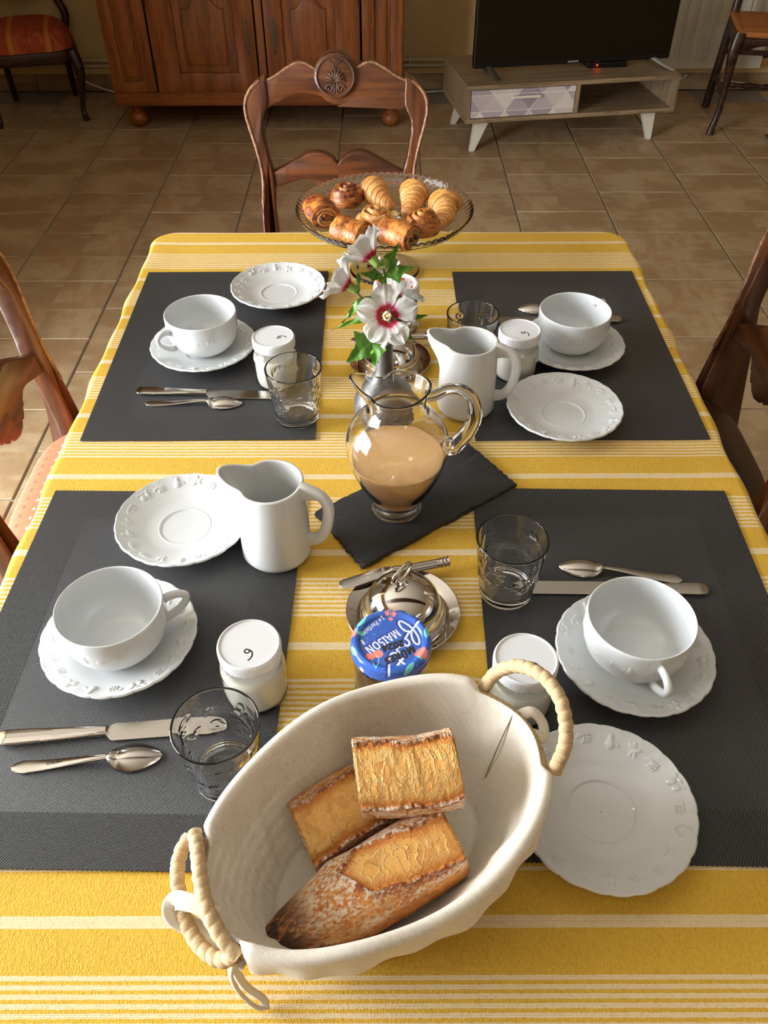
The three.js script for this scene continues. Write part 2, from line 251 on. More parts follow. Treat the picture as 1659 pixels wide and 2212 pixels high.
  for (const z of [(z0 + zc) / 2, (z1 + zc) / 2]) part('pane', at(box(0.004, y1 - y0 - 2 * fw, (z1 - z0) / 2 - 1.3 * fw, 0.001, 1), fx, yc, z), phy({ color: 0xffffff, transmission: 1, thickness: 0, roughness: 0, ior: 1.5 }), wd);

  // skirting tiles along the back wall, each its own piece
  const sk = new THREE.Group(); sk.name = 'baseboard_back'; sk.userData.kind = 'structure'; scene.add(sk);
  const sg = boxUV(box(0.362, 0.082, 0.012, 0.002, 1), 2.6);
  for (let k = 0; k < 17; k++) { const x = XL + 0.18 + 0.366 * k; const t = part('tile', sg, skirtMats[k % 4], sk); t.position.set(x, 0.041, ZB + 0.006); }
  // painted ledge and heating pipes
  struct('trim_2', at(box(XR - XL, 0.032, 0.02, 0.004), (XL + XR) / 2, 0.099, ZB + 0.01), wallMat);
  const pipeMat = std({ color: new THREE.Color(0.60, 0.53, 0.38), roughness: 0.55 });
  for (const y of [0.127, 0.153]) { const p = solo('heating_pipe', tube([[XL + 0.05, y, ZB + 0.035], [0, y, ZB + 0.035], [1.12, y, ZB + 0.035]], 0.008, { n: 20 }), pipeMat, y < 0.14 ? 'lower of the two painted heating pipes along the back wall' : 'upper of the two painted heating pipes along the back wall', 'pipe'); }
  for (const x of [-1.34, 0.14]) solo('pipe_clip', merge([at(box(0.012, 0.05, 0.036, 0.003), x, 0.14, ZB + 0.02)]), pipeMat, x < 0 ? 'small wall clip on the heating pipes left of the wooden sideboard' : 'small wall clip on the heating pipes right of the wooden sideboard', 'clip');
  solo('cable', tube([[-1.62, 0.09, ZB + 0.06], [-1.52, 0.045, ZB + 0.07], [-1.40, 0.012, ZB + 0.08], [-1.24, 0.006, ZB + 0.09], [-1.0, 0.005, ZB + 0.1]], 0.005), plasticWhite, 'white cable sagging from the wall to the floor left of the sideboard', 'cable');
  solo('cable', tube([[0.10, 0.006, ZB + 0.05], [0.2, 0.006, ZB + 0.06], [0.33, 0.006, ZB + 0.05], [0.42, 0.006, ZB + 0.06]], 0.005), plasticWhite, 'white cable on the floor between sideboard and television stand', 'cable');
  solo('cable', tube([[1.40, 0.08, ZB + 0.06], [1.47, 0.062, ZB + 0.06], [1.52, 0.052, ZB + 0.06], [1.55, 0.06, ZB + 0.06], [1.59, 0.085, ZB + 0.06]], 0.004), plasticWhite, 'thin white cable looping below the radiator right of the television stand', 'cable');
  solo('cable', tube([[1.78, 0.085, ZB + 0.06], [1.81, 0.06, ZB + 0.06], [1.90, 0.045, ZB + 0.06], [2.0, 0.03, ZB + 0.06]], 0.004), plasticWhite, 'thin white cable behind the legs of the rush seated chair', 'cable');

  // radiator: pressed ribs
  const rad = thing('radiator', 'cream ribbed panel radiator on the back wall behind the television', 'radiator', [0.95, 0.125, ZB + 0.07]);
  const RW = 0.99, RH = 0.62, nr = 18;
  const ribG = surf(nr * 10, 12, (u, v) => { const y = 0.035 + v * (RH - 0.07); const e = sstep(0, 0.06, v) * (1 - sstep(0.94, 1, v)); const ph = (u * nr) % 1; const h = sstep(0.06, 0.2, ph) * (1 - sstep(0.8, 0.94, ph)); return [u * RW, y, 0.022 + (h - 0.55) * 0.012 * e]; });
  part('panel', [at(ribG, 0, 0, 0), at(box(RW, 0.04, 0.012, 0.003), RW / 2, 0.02, 0.014), at(box(RW, 0.04, 0.012, 0.003), RW / 2, RH - 0.02, 0.014), at(box(RW, RH - 0.02, 0.01, 0.002), RW / 2, RH / 2, -0.002)], creamPaint, rad);
  for (const x of [0, RW]) part('side_cover', at(box(0.006, RH, 0.07, 0.002), x, RH / 2, -0.008), creamPaint, rad);
  part('bottom_lip', at(box(RW, 0.006, 0.06, 0.002), RW / 2, 0.003, -0.005), creamPaint, rad);
  part('valve', [at(lathe(prof([[0, 0], [0.016, 0, 'c'], [0.018, 0.01], [0.016, 0.03, 'c'], [0, 0.03]], 4), 16), RW + 0.005, 0.06, 0, 0, 0, -Math.PI / 2)], blackPlastic, rad);

  // rug corner
  const rugT = pix(256, 256, (u, v) => { const a = n2(u * 22, v * 22, 22, 22), b = n2(u * 90, v * 90, 90, 90); let c = a > 0.62 ? [120, 36, 30] : a > 0.45 ? [52, 20, 22] : [92, 24, 24]; if (b > 0.8) c = [150, 110, 80]; return c; });
  const rug = thing('rug', 'dark red patterned rug reaching in at the right edge', 'rug', [2.35, 0.004, -3.62]);
  part('pile', boxUV(box(1.1, 0.008, 0.95, 0.003), 3), std({ map: rugT, roughness: 0.95 }), rug);
  const frg = []; const rr = rng(8); for (let k = 0; k < 60; k++) frg.push(tube([[-0.55, 0.001, -0.46 + k * 0.0156], [-0.57, 0.0, -0.46 + k * 0.0156 + (rr() - 0.5) * 0.008], [-0.585, -0.002, -0.46 + k * 0.0156 + (rr() - 0.5) * 0.014]], 0.0016, { n: 3, seg: 4 })); part('fringe', frg, std({ color: 0x9a8a70, roughness: 0.9 }), rug).userData.kind = 'stuff';
}

// ---------- sideboard ----------
{
  const W = 1.35, D = 0.5, H = 0.95, B = 0.11;
  const s = thing('sideboard', 'honey brown wooden sideboard with arched panel doors against the back wall', 'sideboard', [-0.583, 0, -4.2]);
  const bw = W / 2;
  part('carcass', [boxUV(at(box(W, 0.03, D, 0.003), 0, B + 0.015, -D / 2), 1.2), boxUV(at(box(0.03, H - B, D, 0.003), -bw + 0.015, (H + B) / 2, -D / 2), 1.2), boxUV(at(box(0.03, H - B, D, 0.003), bw - 0.015, (H + B) / 2, -D / 2), 1.2), boxUV(at(box(W, H - B, 0.02, 0.003), 0, (H + B) / 2, -D + 0.01), 1.2)], honeyWood, s);
  part('top', boxUV(at(box(W + 0.06, 0.035, D + 0.04, 0.012, 3), 0, H + 0.0175, -D / 2 + 0.01), 1.2), honeyWood, s);
  part('bottom_rail', boxUV(at(box(W, 0.062, 0.03, 0.004), 0, B + 0.031, 0), 1.2), honeyWood, s);
  part('top_rail', boxUV(at(box(W, 0.06, 0.03, 0.004), 0, H - 0.03, 0), 1.2), honeyWood, s);
  // four panels: side, door, door, side (x from the left corner)
  const x0 = [-0.672, -0.463, 0.053 + 0.0, 0.486], x1 = [-0.466, 0.012, 0.483, 0.674];
  const y0 = B + 0.064, y1 = H - 0.062;
  const arch = (a, b, top, m) => { const w = b - a; return prof([[a, top - 0.085, 'c'], [a + w * 0.12, top - 0.082], [a + w * 0.26, top - 0.06], [a + w * 0.40, top - 0.012], [a + w * 0.5, top], [a + w * 0.6, top - 0.004], [a + w * 0.74, top - 0.05], [a + w * 0.88, top - 0.078], [b, top - 0.083]], 5); };
  const shell = (g, k) => { const q = []; for (let i = 0; i < 7; i++) q.push(tube([[0, 0, 0], [Math.sin((i - 3) * 0.4) * 0.03, Math.cos((i - 3) * 0.4) * 0.022, 0.003], [Math.sin((i - 3) * 0.45) * 0.05, Math.cos((i - 3) * 0.45) * 0.035, 0]], (t) => 0.003 + 0.003 * t, { n: 8, seg: 6 })); return q; };
  for (let k = 0; k < 4; k++) {
    const a = x0[k] + 0.003, b = x1[k] - 0.003, door = k === 1 || k === 2, st = door ? 0.085 : 0.05, yt = y1;
    const grp = new THREE.Group(); grp.name = door ? 'door' : 'side_panel'; grp.position.set(0, 0, 0.004); s.add(grp);
    const ix = door ? a + (k === 1 ? 0.105 : 0.075) : a + st, iX = door ? b - (k === 1 ? 0.085 : 0.105) : b - st, iy = y0 + (door ? 0.075 : 0.04), atop = door ? 0.645 : yt - 0.05;
    const hole = door ? [[ix, iy], [iX, iy], ...arch(ix, iX, atop).reverse()] : [[ix, iy], [iX, iy], [iX, atop], [ix, atop]];
    part('frame', boxUV(extr(shapeOf([[a, y0], [b, y0], [b, yt], [a, yt]], true, [hole.slice().reverse()]), 0.022, 0.003), 1.2), honeyWoodV, grp);
    const off = 0.0; const inner = hole;
    const dense = []; hole.forEach((q, i) => { const e = hole[(i + 1) % hole.length], n = Math.max(1, Math.ceil(Math.hypot(e[0] - q[0], e[1] - q[1]) / 0.012)); for (let m = 0; m < n; m++) dense.push([lerp(q[0], e[0], m / n), lerp(q[1], e[1], m / n), 0.014]); });
    const moul = tube(dense, 0.007, { n: 160, seg: 8, up: [0, 0, 1], closed: true });
    part('moulding', moul, honeyWood, grp);
    // raised field
    const ins = 0.045, f0 = ix + (door ? ins : 0.02), f1 = iX - (door ? ins : 0.02), fy = iy + (door ? ins * 0.8 : 0.02);
    const field = door ? [[f0, fy], [f1, fy], ...arch(f0, f1, atop - 0.05).reverse()] : [[f0, fy], [f1, fy], [f1, atop - 0.02], [f0, atop - 0.02]];
    part('panel', [boxUV(at(box(iX - ix + 0.02, atop - iy + 0.03, 0.008, 0.001, 1), (ix + iX) / 2, (atop + iy) / 2, 0.002), 1.2), boxUV(at(extr(shapeOf(field), 0.009, 0.006, { bs: 3 }), 0, 0, 0.004), 1.2)], honeyWoodV, grp);
    if (door) {
      const hx = k === 1 ? a - 0.001 : b + 0.001;
      for (const y of [0.225, 0.52]) part('hinge', at(merge([lathe(prof([[0, 0], [0.004, 0.004], [0.0055, 0.012, 'c'], [0.0055, 0.075, 'c'], [0.004, 0.083], [0, 0.088]], 4), 12)]), hx, y, 0.024), ink, grp);
      const ex = k === 1 ? b - 0.034 : a + 0.04, e = [];
      const pl = prof([[0, 0], [0.006, 0.012], [0.004, 0.03], [0.010, 0.045], [0.006, 0.06], [0.009, 0.075], [0.006, 0.09], [0.010, 0.105], [0.004, 0.12], [0.006, 0.138], [0, 0.15]], 4);
      e.push(at(extr(shapeOf([...pl, ...pl.slice(1, -1).reverse().map(q => [-q[0], q[1]])]), 0.004, 0.001), ex, 0.33, 0.021));
      part('escutcheon', e, std({ color: new THREE.Color(0.10, 0.085, 0.06), metalness: 0.7, roughness: 0.45 }), grp);
      part('carving', shell().map(g => at(g, (ix + iX) / 2 - 0.07, atop + 0.0, 0.022)), honeyWood, grp);
    }
  }
  part('centre_post', boxUV(at(box(0.034, y1 - y0, 0.026, 0.004), 0.0325, (y0 + y1) / 2, 0.008), 1.2), honeyWoodV, s);
  const foot = lathe(prof([[0, 0], [0.02, 0, 'c'], [0.036, 0.012], [0.044, 0.034], [0.036, 0.058], [0.02, 0.076], [0.018, 0.084, 'c'], [0.03, 0.088], [0.03, 0.112, 'c'], [0, 0.112]], 5), 28);
  for (const x of [-bw + 0.075, bw - 0.055]) for (const z of [-0.055, -D + 0.06]) part('foot', boxUV(at(foot.clone(), x, 0, z), 1.2), honeyWood, s);
}

// ---------- television corner ----------
{
  const turn = -Math.atan2(-4.02 + 3.86, 1.324 - 0.363) ; // front edge from (0.363,-3.86) to (1.324,-4.02)
  const W = 0.974, D = 0.46, b = 0.133, h = 0.155;
  const s = thing('television_stand', 'grey oak low television stand with patterned drawer and white legs', 'television stand', [0.363, 0, -3.86], turn);
  const pt = 0.018;
  part('top_board', boxUV(at(box(W, pt, D, 0.001, 1), W / 2, b + h - pt / 2, -D / 2), 1.4), oakGrey, s);
  part('bottom_board', boxUV(at(box(W, pt, D, 0.001, 1), W / 2, b + pt / 2, -D / 2), 1.4), oakGrey, s);
  part('side_board', swapUV(boxUV(at(box(pt, h - 2 * pt, D, 0.001, 1), pt / 2, b + h / 2, -D / 2), 1.4)), oakGrey, s);
  part('side_board', swapUV(boxUV(at(box(pt, h - 2 * pt, D, 0.001, 1), W - pt / 2, b + h / 2, -D / 2), 1.4)), oakGrey, s);
  part('divider', swapUV(boxUV(at(box(pt, h - 2 * pt, D - 0.004, 0.001, 1), 0.505, b + h / 2, -D / 2 - 0.002), 1.4)), oakGrey, s);
  part('back_board', boxUV(at(box(0.5, h - 2 * pt, 0.006, 0.001, 1), 0.3, b + h / 2, -D + 0.01), 1.4), oakGrey, s);
  const draw = drawn(1024, 256, (g, w, hh) => {
    g.fillStyle = '#d3cbc4'; g.fillRect(0, 0, w, hh);
    const rowH = hh * 0.60, cw = w / 4.25, cols = ['#bdb1b6', '#d8d1c8', '#a79ba4', '#cbc2be', '#b3a6ad', '#dfd9cf', '#9c909c', '#c5b9ba']; let k = 0;
    const ys = [hh * 0.78 - 2 * rowH, hh * 0.78 - rowH, hh * 0.78, hh * 0.78 + rowH]; const rr = rng(21);
    for (let r = 0; r < 3; r++) for (let c = -2; c < 11; c++) { const X = (c * cw / 2) + (r % 2 ? cw / 2 : 0) - cw * 0.1; const up = c % 2 === 0; g.beginPath(); if (up) { g.moveTo(X, ys[r + 1]); g.lineTo(X + cw, ys[r + 1]); g.lineTo(X + cw / 2, ys[r]); } else { g.moveTo(X, ys[r]); g.lineTo(X + cw, ys[r]); g.lineTo(X + cw / 2, ys[r + 1]); } g.closePath(); g.fillStyle = cols[Math.floor(rr() * 8)]; g.fill(); }
    g.strokeStyle = '#e9e5de'; g.lineWidth = 5;
    for (let r = 0; r < 3; r++) { g.beginPath(); g.moveTo(0, ys[r + 1]); g.lineTo(w, ys[r + 1]); g.stroke(); for (let c = -2; c < 8; c++) { if (rr() < 0.3) continue; const X = c * cw + (r % 2 ? cw / 2 : 0) - cw * 0.1; g.beginPath(); g.moveTo(X, ys[r + 1]); g.lineTo(X + cw / 2, ys[r]); if (rr() < 0.75) g.lineTo(X + cw, ys[r + 1]); g.stroke(); } }
  });
  const dw = 0.505 - pt / 2 - pt - 0.006, dh = h - 2 * pt - 0.006;
  const dg = box(dw, dh, 0.016, 0.0015, 1); { const p = dg.attributes.position, uv = dg.attributes.uv; for (let i = 0; i < p.count; i++) uv.setXY(i, p.getX(i) / dw + 0.5, p.getY(i) / dh + 0.5); }
  const dr = new THREE.Group(); dr.name = 'drawer'; dr.position.set(pt + 0.003 + dw / 2, b + h / 2, -0.012); s.add(dr);
  part('front', dg, std({ map: draw, roughness: 0.55 }), dr);
  part('handle', [at(box(0.128, 0.010, 0.012, 0.002), 0.008, 0.026, 0.022), at(box(0.01, 0.008, 0.014, 0.002), -0.045, 0.027, 0.012), at(box(0.01, 0.008, 0.014, 0.002), 0.06, 0.027, 0.012)], creamPaint, dr);
  for (const [x, z, dx, dz] of [[0.09, -0.06, -0.042, 0.012], [W - 0.1, -0.06, 0.03, 0.0], [0.09, -D + 0.07, -0.045, -0.02], [W - 0.1, -D + 0.07, 0.035, -0.02]]) {
    const g = surf(4, 6, (u, v) => { const sx = [-1, 1, 1, -1][Math.min(3, Math.round(u * 4)) % 4], sz = [1, 1, -1, -1][Math.round(u * 4) % 4]; const w2 = lerp(0.011, 0.033, v), d2 = lerp(0.011, 0.016, v); return [x + dx * (1 - v) + sx * w2, v * b, z + dz * (1 - v) + sz * d2]; }, { closeU: false });
    part('leg', toCreasedNormals(merge([g, at(box(0.021, 0.002, 0.021, 0.0005, 1), x + dx, 0.001, z + dz)]), 0.5), creamPaint, s);
  }
  // television
  const tt = -Math.atan2(-0.155, 0.89) * 1.0, dirx = Math.cos(tt), dirz = -Math.sin(tt);
  const tv = thing('television', 'large black flat screen television on the low grey oak stand', 'television', [0.397, b + h, -4.01], tt);
  const TW = 0.915, TH = 0.53, ty = 0.027;
  part('cabinet', at(box(TW, TH, 0.03, 0.006, 3), TW / 2, ty + TH / 2, -0.016), blackPlastic, tv);
  part('screen', at(box(TW - 0.016, TH - 0.03, 0.003, 0.001, 1), TW / 2, ty + TH / 2 + 0.005, 0.0), std({ color: 0x030303, roughness: 0.12 }), tv);
  part('rear_housing', at(box(0.6, 0.3, 0.04, 0.015, 3), TW / 2, ty + 0.2, -0.045), blackPlastic, tv);
  for (const x of [0.085, TW - 0.06]) part('stand_foot', [tube([[x - 0.012, ty + 0.004, -0.012], [x + (x < 0.4 ? 0 : 0.02), 0.014, 0.05], [x + (x < 0.4 ? 0.004 : 0.045), 0.005, 0.105]], (v) => [0.016 - 0.004 * v, 0.007 - 0.003 * v], { n: 16, seg: 10 }), tube([[x - 0.012, ty + 0.004, -0.02], [x, 0.014, -0.07], [x, 0.005, -0.11]], (v) => [0.014 - 0.004 * v, 0.006], { n: 12, seg: 8 })], x < 0.4 ? std({ color: 0x6a6660, metalness: 0.6, roughness: 0.4 }) : std({ color: 0xb8b5b0, metalness: 0.5, roughness: 0.4 }), tv);
  const font = await new FontLoader().loadAsync('fonts/droid/droid_sans_bold.typeface.json');
  globalThis.__font = font;
  part('logo', at(new TextGeometry('SAMSUNG', { font, size: 0.0075, depth: 0.0006, curveSegments: 4, bevelEnabled: false }), TW * 0.5 - 0.025, ty + 0.006, 0.0), std({ color: 0xb0b0b0, roughness: 0.4 }), tv);
  part('indicator', at(new THREE.SphereGeometry(0.0022, 10, 8), TW - 0.09, ty + 0.003, 0.0), std({ color: 0x200804, emissive: new THREE.Color(0.5, 0.12, 0.02), emissiveIntensity: 0.8 }), tv);
  // set-top box
  const bx = thing('set_top_box', 'small black box with red light under the television', 'set-top box', [0.988, b + h, -4.165], tt * 0.6);
  part('case', at(box(0.185, 0.025, 0.15, 0.006, 3), 0.02, 0.0128, -0.03), blackPlastic, bx);
  part('light', at(new THREE.SphereGeometry(0.0035, 12, 8), -0.028, 0.013, 0.0455), std({ color: 0x200302, emissive: new THREE.Color(1, 0.05, 0.015), emissiveIntensity: 5 }), bx);
  { const pl = new THREE.PointLight(new THREE.Color(1, 0.06, 0.02), 0.0012); pl.position.set(-0.028, 0.013, 0.052); pl.castShadow = true; bx.add(pl); }
}
// ---------- chairs ----------
const coralT = pix(512, 512, (u, v) => { let c = mulc([216, 106, 76], 0.95 + 0.08 * n2(u * 128, v * 128, 128, 128)); const k = 8, X = u * k, Y = v * k, row = Math.floor(Y); const x = (X + (row % 2) * 0.5) % 1, y = Y % 1; if (row % 2 === 0 && Math.hypot((x - 0.5) * 1.0, (y - 0.5) * 1.2) < 0.14) c = [246, 222, 168]; if (row % 2 === 1 && Math.abs(y - 0.5) < 0.11 && Math.abs(x - 0.5) < 0.17 && ((x * 18) % 2 < 1.25)) c = [150, 44, 40]; return c; });
coralT.repeat.set(6, 6);
const coral = std({ map: coralT, roughness: 0.9 });
const brownSeat = std({ map: woodTex(23, [38, 20, 14], [54, 30, 21], [70, 42, 30]), roughness: 0.4 });
function warp(g, f) { const p = g.attributes.position; for (let i = 0; i < p.count; i++) { const q = f(p.getX(i), p.getY(i), p.getZ(i)); p.setXYZ(i, q[0], q[1], q[2]); } g.computeVertexNormals(); return toCreasedNormals(g, 0.7); }
const lean = g => warp(g, (x, y, z) => [x, y, z - (y > 0.48 ? 0.15 * (y - 0.48) + 0.12 * (y - 0.48) ** 2 : 0.55 * (0.48 - y) ** 2)]);
function backUpright(sgn) {
  const o = prof([[0.205, 0.0], [0.196, 0.15], [0.186, 0.33], [0.192, 0.48], [0.190, 0.557], [0.186, 0.6], [0.187, 0.636], [0.197, 0.687], [0.210, 0.734], [0.2155, 0.762], [0.213, 0.785], [0.201, 0.806], [0.179, 0.824], [0.163, 0.832, 'c']], 5);
  const i = prof([[0.160, 0.830, 'c'], [0.160, 0.772], [0.173, 0.744], [0.175, 0.722], [0.172, 0.699], [0.165, 0.66], [0.157, 0.63], [0.154, 0.596], [0.157, 0.54], [0.153, 0.48], [0.150, 0.33], [0.160, 0.15], [0.172, 0.0]], 5);
  const g = extr(shapeOf([...o, ...i].map(q => [q[0] * sgn, q[1]])), 0.034, 0.004, { bs: 3, steps: 1 });
  g.translate(0, 0, -0.017); return swapUV(boxUV(lean(g.index ? g.toNonIndexed() : g), 1.6));
}
const carvedWood = std({ map: chairWoodT, color: new THREE.Color(0.8, 0.78, 0.75), roughness: 0.6 });
function makeChair(label, pos, turn, seatMat) {
  const c = thing('dining_chair', label, 'chair', pos, turn, 'carved wooden dining chairs around the table');
  for (const s of [-1, 1]) part('back_upright', backUpright(s), chairWood, c);
  for (const s of [-1, 1]) { const o = [[0.190, 0.56], [0.186, 0.6], [0.187, 0.636], [0.197, 0.687], [0.210, 0.734], [0.2155, 0.762], [0.213, 0.785], [0.201, 0.806], [0.179, 0.824]]; const zl = y => 0.0155 - 0.15 * (y - 0.48) - 0.12 * (y - 0.48) ** 2; part('painted_lit_edge', tube(o.map(q => [s * (q[0] - 0.0035), q[1], zl(q[1])]), 0.0042, { n: 50, seg: 8 }), chairLitEdge, c, 'pale edge of the back upright, light painted into its colour'); }  // pale strips stand for light catching the upright edges
  // crest rail with carved medallion
  const topL = [[-0.165, 0.822], [-0.137, 0.834], [-0.109, 0.850], [-0.084, 0.860], [-0.066, 0.857], [-0.048, 0.848]], bot = [[-0.165, 0.764], [-0.121, 0.784], [-0.09, 0.795], [-0.055, 0.795], [-0.032, 0.789], [-0.020, 0.780], [0, 0.772]];
  const tp = prof(topL, 5), bt = prof(bot, 5), mir = a => a.slice().reverse().map(q => [-q[0], q[1]]);
  const crest = extr(shapeOf([...tp, [-0.0, 0.852], ...mir(tp), ...mir(bt), ...bt.slice(0, -1).reverse()].filter((q, i, A) => !i || Math.hypot(q[0] - A[i - 1][0], q[1] - A[i - 1][1]) > 1e-5)), 0.026, 0.004, { bs: 3 }); crest.translate(0, 0, -0.014);
  const med = extr(shapeOf(Array.from({ length: 48 }, (_, i) => [0.0495 * Math.cos(i / 24 * Math.PI), 0.833 + 0.0465 * Math.sin(i / 24 * Math.PI)])), 0.036, 0.006, { bs: 3 }); med.translate(0, 0, -0.016);
  const lw = g => lean(g.index ? g.toNonIndexed() : g);
  const cr = part('crest_rail', boxUV(lw(merge([crest, med])), 1.6), chairWood, c);
  const carve = []; const zc = 0.021;
  carve.push(tube(Array.from({ length: 25 }, (_, i) => [0.0425 * Math.cos(i / 12 * Math.PI), 0.833 + 0.0395 * Math.sin(i / 12 * Math.PI), zc]), 0.0018, { n: 60, seg: 6 }));
  for (let k = -4; k <= 4; k++) { const a = k * 0.38; carve.push(tube([[0, 0.823, zc - 0.001], [Math.sin(a) * 0.013, 0.826 + Math.cos(a) * 0.013, zc + 0.003], [Math.sin(a) * 0.023, 0.823 + Math.cos(a) * 0.024, zc]], v => 0.0018 + 0.0024 * v * (1.15 - v), { n: 10, seg: 6 })); }
  for (const s of [-1, 1]) { carve.push(tube(Array.from({ length: 14 }, (_, i) => { const a = i * 0.5, r = 0.009 * (1 - i / 18); return [s * (0.0125 + r * Math.cos(a)), 0.810 + r * Math.sin(a), zc]; }), 0.0022, { n: 40, seg: 6 })); carve.push(tube([[s * 0.004, 0.82, zc], [s * 0.003, 0.803, zc], [s * 0.013, 0.797, zc], [s * 0.026, 0.803, zc]], 0.0016, { n: 20, seg: 6 })); carve.push(tube([[s * 0.002, 0.848, zc], [s * 0.004, 0.858, zc], [s * 0.012, 0.864, zc]], 0.0011, { n: 10, seg: 5 })); }
  part('carved_medallion', lw(merge(carve)), carvedWood, cr, 'round carved shell medallion');
  part('painted_lit_edge', [tube(topL.map(q => [q[0], q[1] - 0.002, 0.0095]).map(q => [q[0], q[1], q[2] - 0.15 * (q[1] - 0.48) - 0.12 * (q[1] - 0.48) ** 2]), 0.0036, { n: 40, seg: 8 }), tube(topL.map(q => [-q[0], q[1] - 0.002, 0.0095 - 0.15 * (q[1] - 0.48) - 0.12 * (q[1] - 0.48) ** 2]), 0.0036, { n: 40, seg: 8 })], chairLitEdge, cr, 'pale upper edge of the crest rail, light painted into its colour');  // light along the crest top, painted as a pale strip
  // lower back rail, cupid bow above, toothed lobe below
  const rt = prof([[-0.158, 0.629], [-0.126, 0.643], [-0.094, 0.660], [-0.066, 0.672], [-0.04, 0.6725], [-0.014, 0.662], [0, 0.647, 'c'], [0.014, 0.662], [0.04, 0.6735], [0.066, 0.673], [0.094, 0.661], [0.126, 0.644], [0.158, 0.629]], 5);
  const rb = [[-0.156, 0.594], [-0.123, 0.603], [-0.091, 0.613], [-0.072, 0.614], [-0.058, 0.606], [-0.052, 0.597], [-0.048, 0.598], [-0.040, 0.589], [-0.032, 0.584], [-0.030, 0.588], [-0.018, 0.578], [0, 0.574]];
  const rail = extr(shapeOf([...rt.map(q => q).reverse(), ...rb, ...mir(rb.slice(0, -1))]), 0.024, 0.004, { bs: 3 }); rail.translate(0, 0, -0.013);
  part('lower_rail', boxUV(lw(rail), 1.6), chairWood, c);
  // seat frame, cushion, legs
  const ring = (k, s) => Array.from({ length: 72 }, (_, i) => { const a = i / 36 * Math.PI, cx = Math.sign(Math.cos(a)) * Math.abs(Math.cos(a)) ** 0.45, sz = Math.sign(Math.sin(a)) * Math.abs(Math.sin(a)) ** (Math.sin(a) < 0 ? 0.5 : 0.5); const z = 0.19 + 0.232 * s * sz * k; const w = (0.18 + 0.032 * clamp((z + 0.02) / 0.43)) * s; return [cx * w, z]; });
  const rs = ring(1, 1);
  part('seat_frame', boxUV(at(extr(shapeOf(rs.map(q => [q[0], -q[1]])), 0.05, 0.006, { bs: 3 }), 0, 0.395, 0, -Math.PI / 2), 1.6), chairWood, c);
  part('seat_cushion', surf(72, 12, (u, v) => { const q = rs[Math.round(u * 72) % 72]; const k = Math.cos(v * Math.PI / 2) ** 0.55; return [q[0] * 0.985 * k, 0.446 + 0.044 * Math.sin(v * Math.PI / 2) ** 0.8, 0.19 + (q[1] - 0.19) * 0.985 * k]; }, { closeU: true, uv: (u, v, q) => [q[0], q[2]] }), seatMat, c);
  for (const s of [-1, 1]) part('front_leg', tube([[s * 0.19, 0.43, 0.375], [s * 0.196, 0.33, 0.395], [s * 0.19, 0.18, 0.385], [s * 0.19, 0.06, 0.375], [s * 0.19, 0.016, 0.395], [s * 0.192, 0.0, 0.405]], v => { const w = 0.026 - 0.014 * sstep(0, 0.75, v) + 0.006 * sstep(0.85, 1, v); return [w, w]; }, { n: 36, seg: 14, square: 0.7 }), chairWood, c);
  return c;
}
makeChair('carved dining chair behind the cake stand at the far end of the table', [-0.109, 0, -2.02], 0, coral);
makeChair('carved dining chair with coral dotted seat at the left side of the table', [-0.585, 0, -1.075], Math.PI / 2, coral);
makeChair('carved dining chair with dark brown seat at the right side of the table', [0.628, 0, -1.175], -Math.PI / 2, brownSeat);

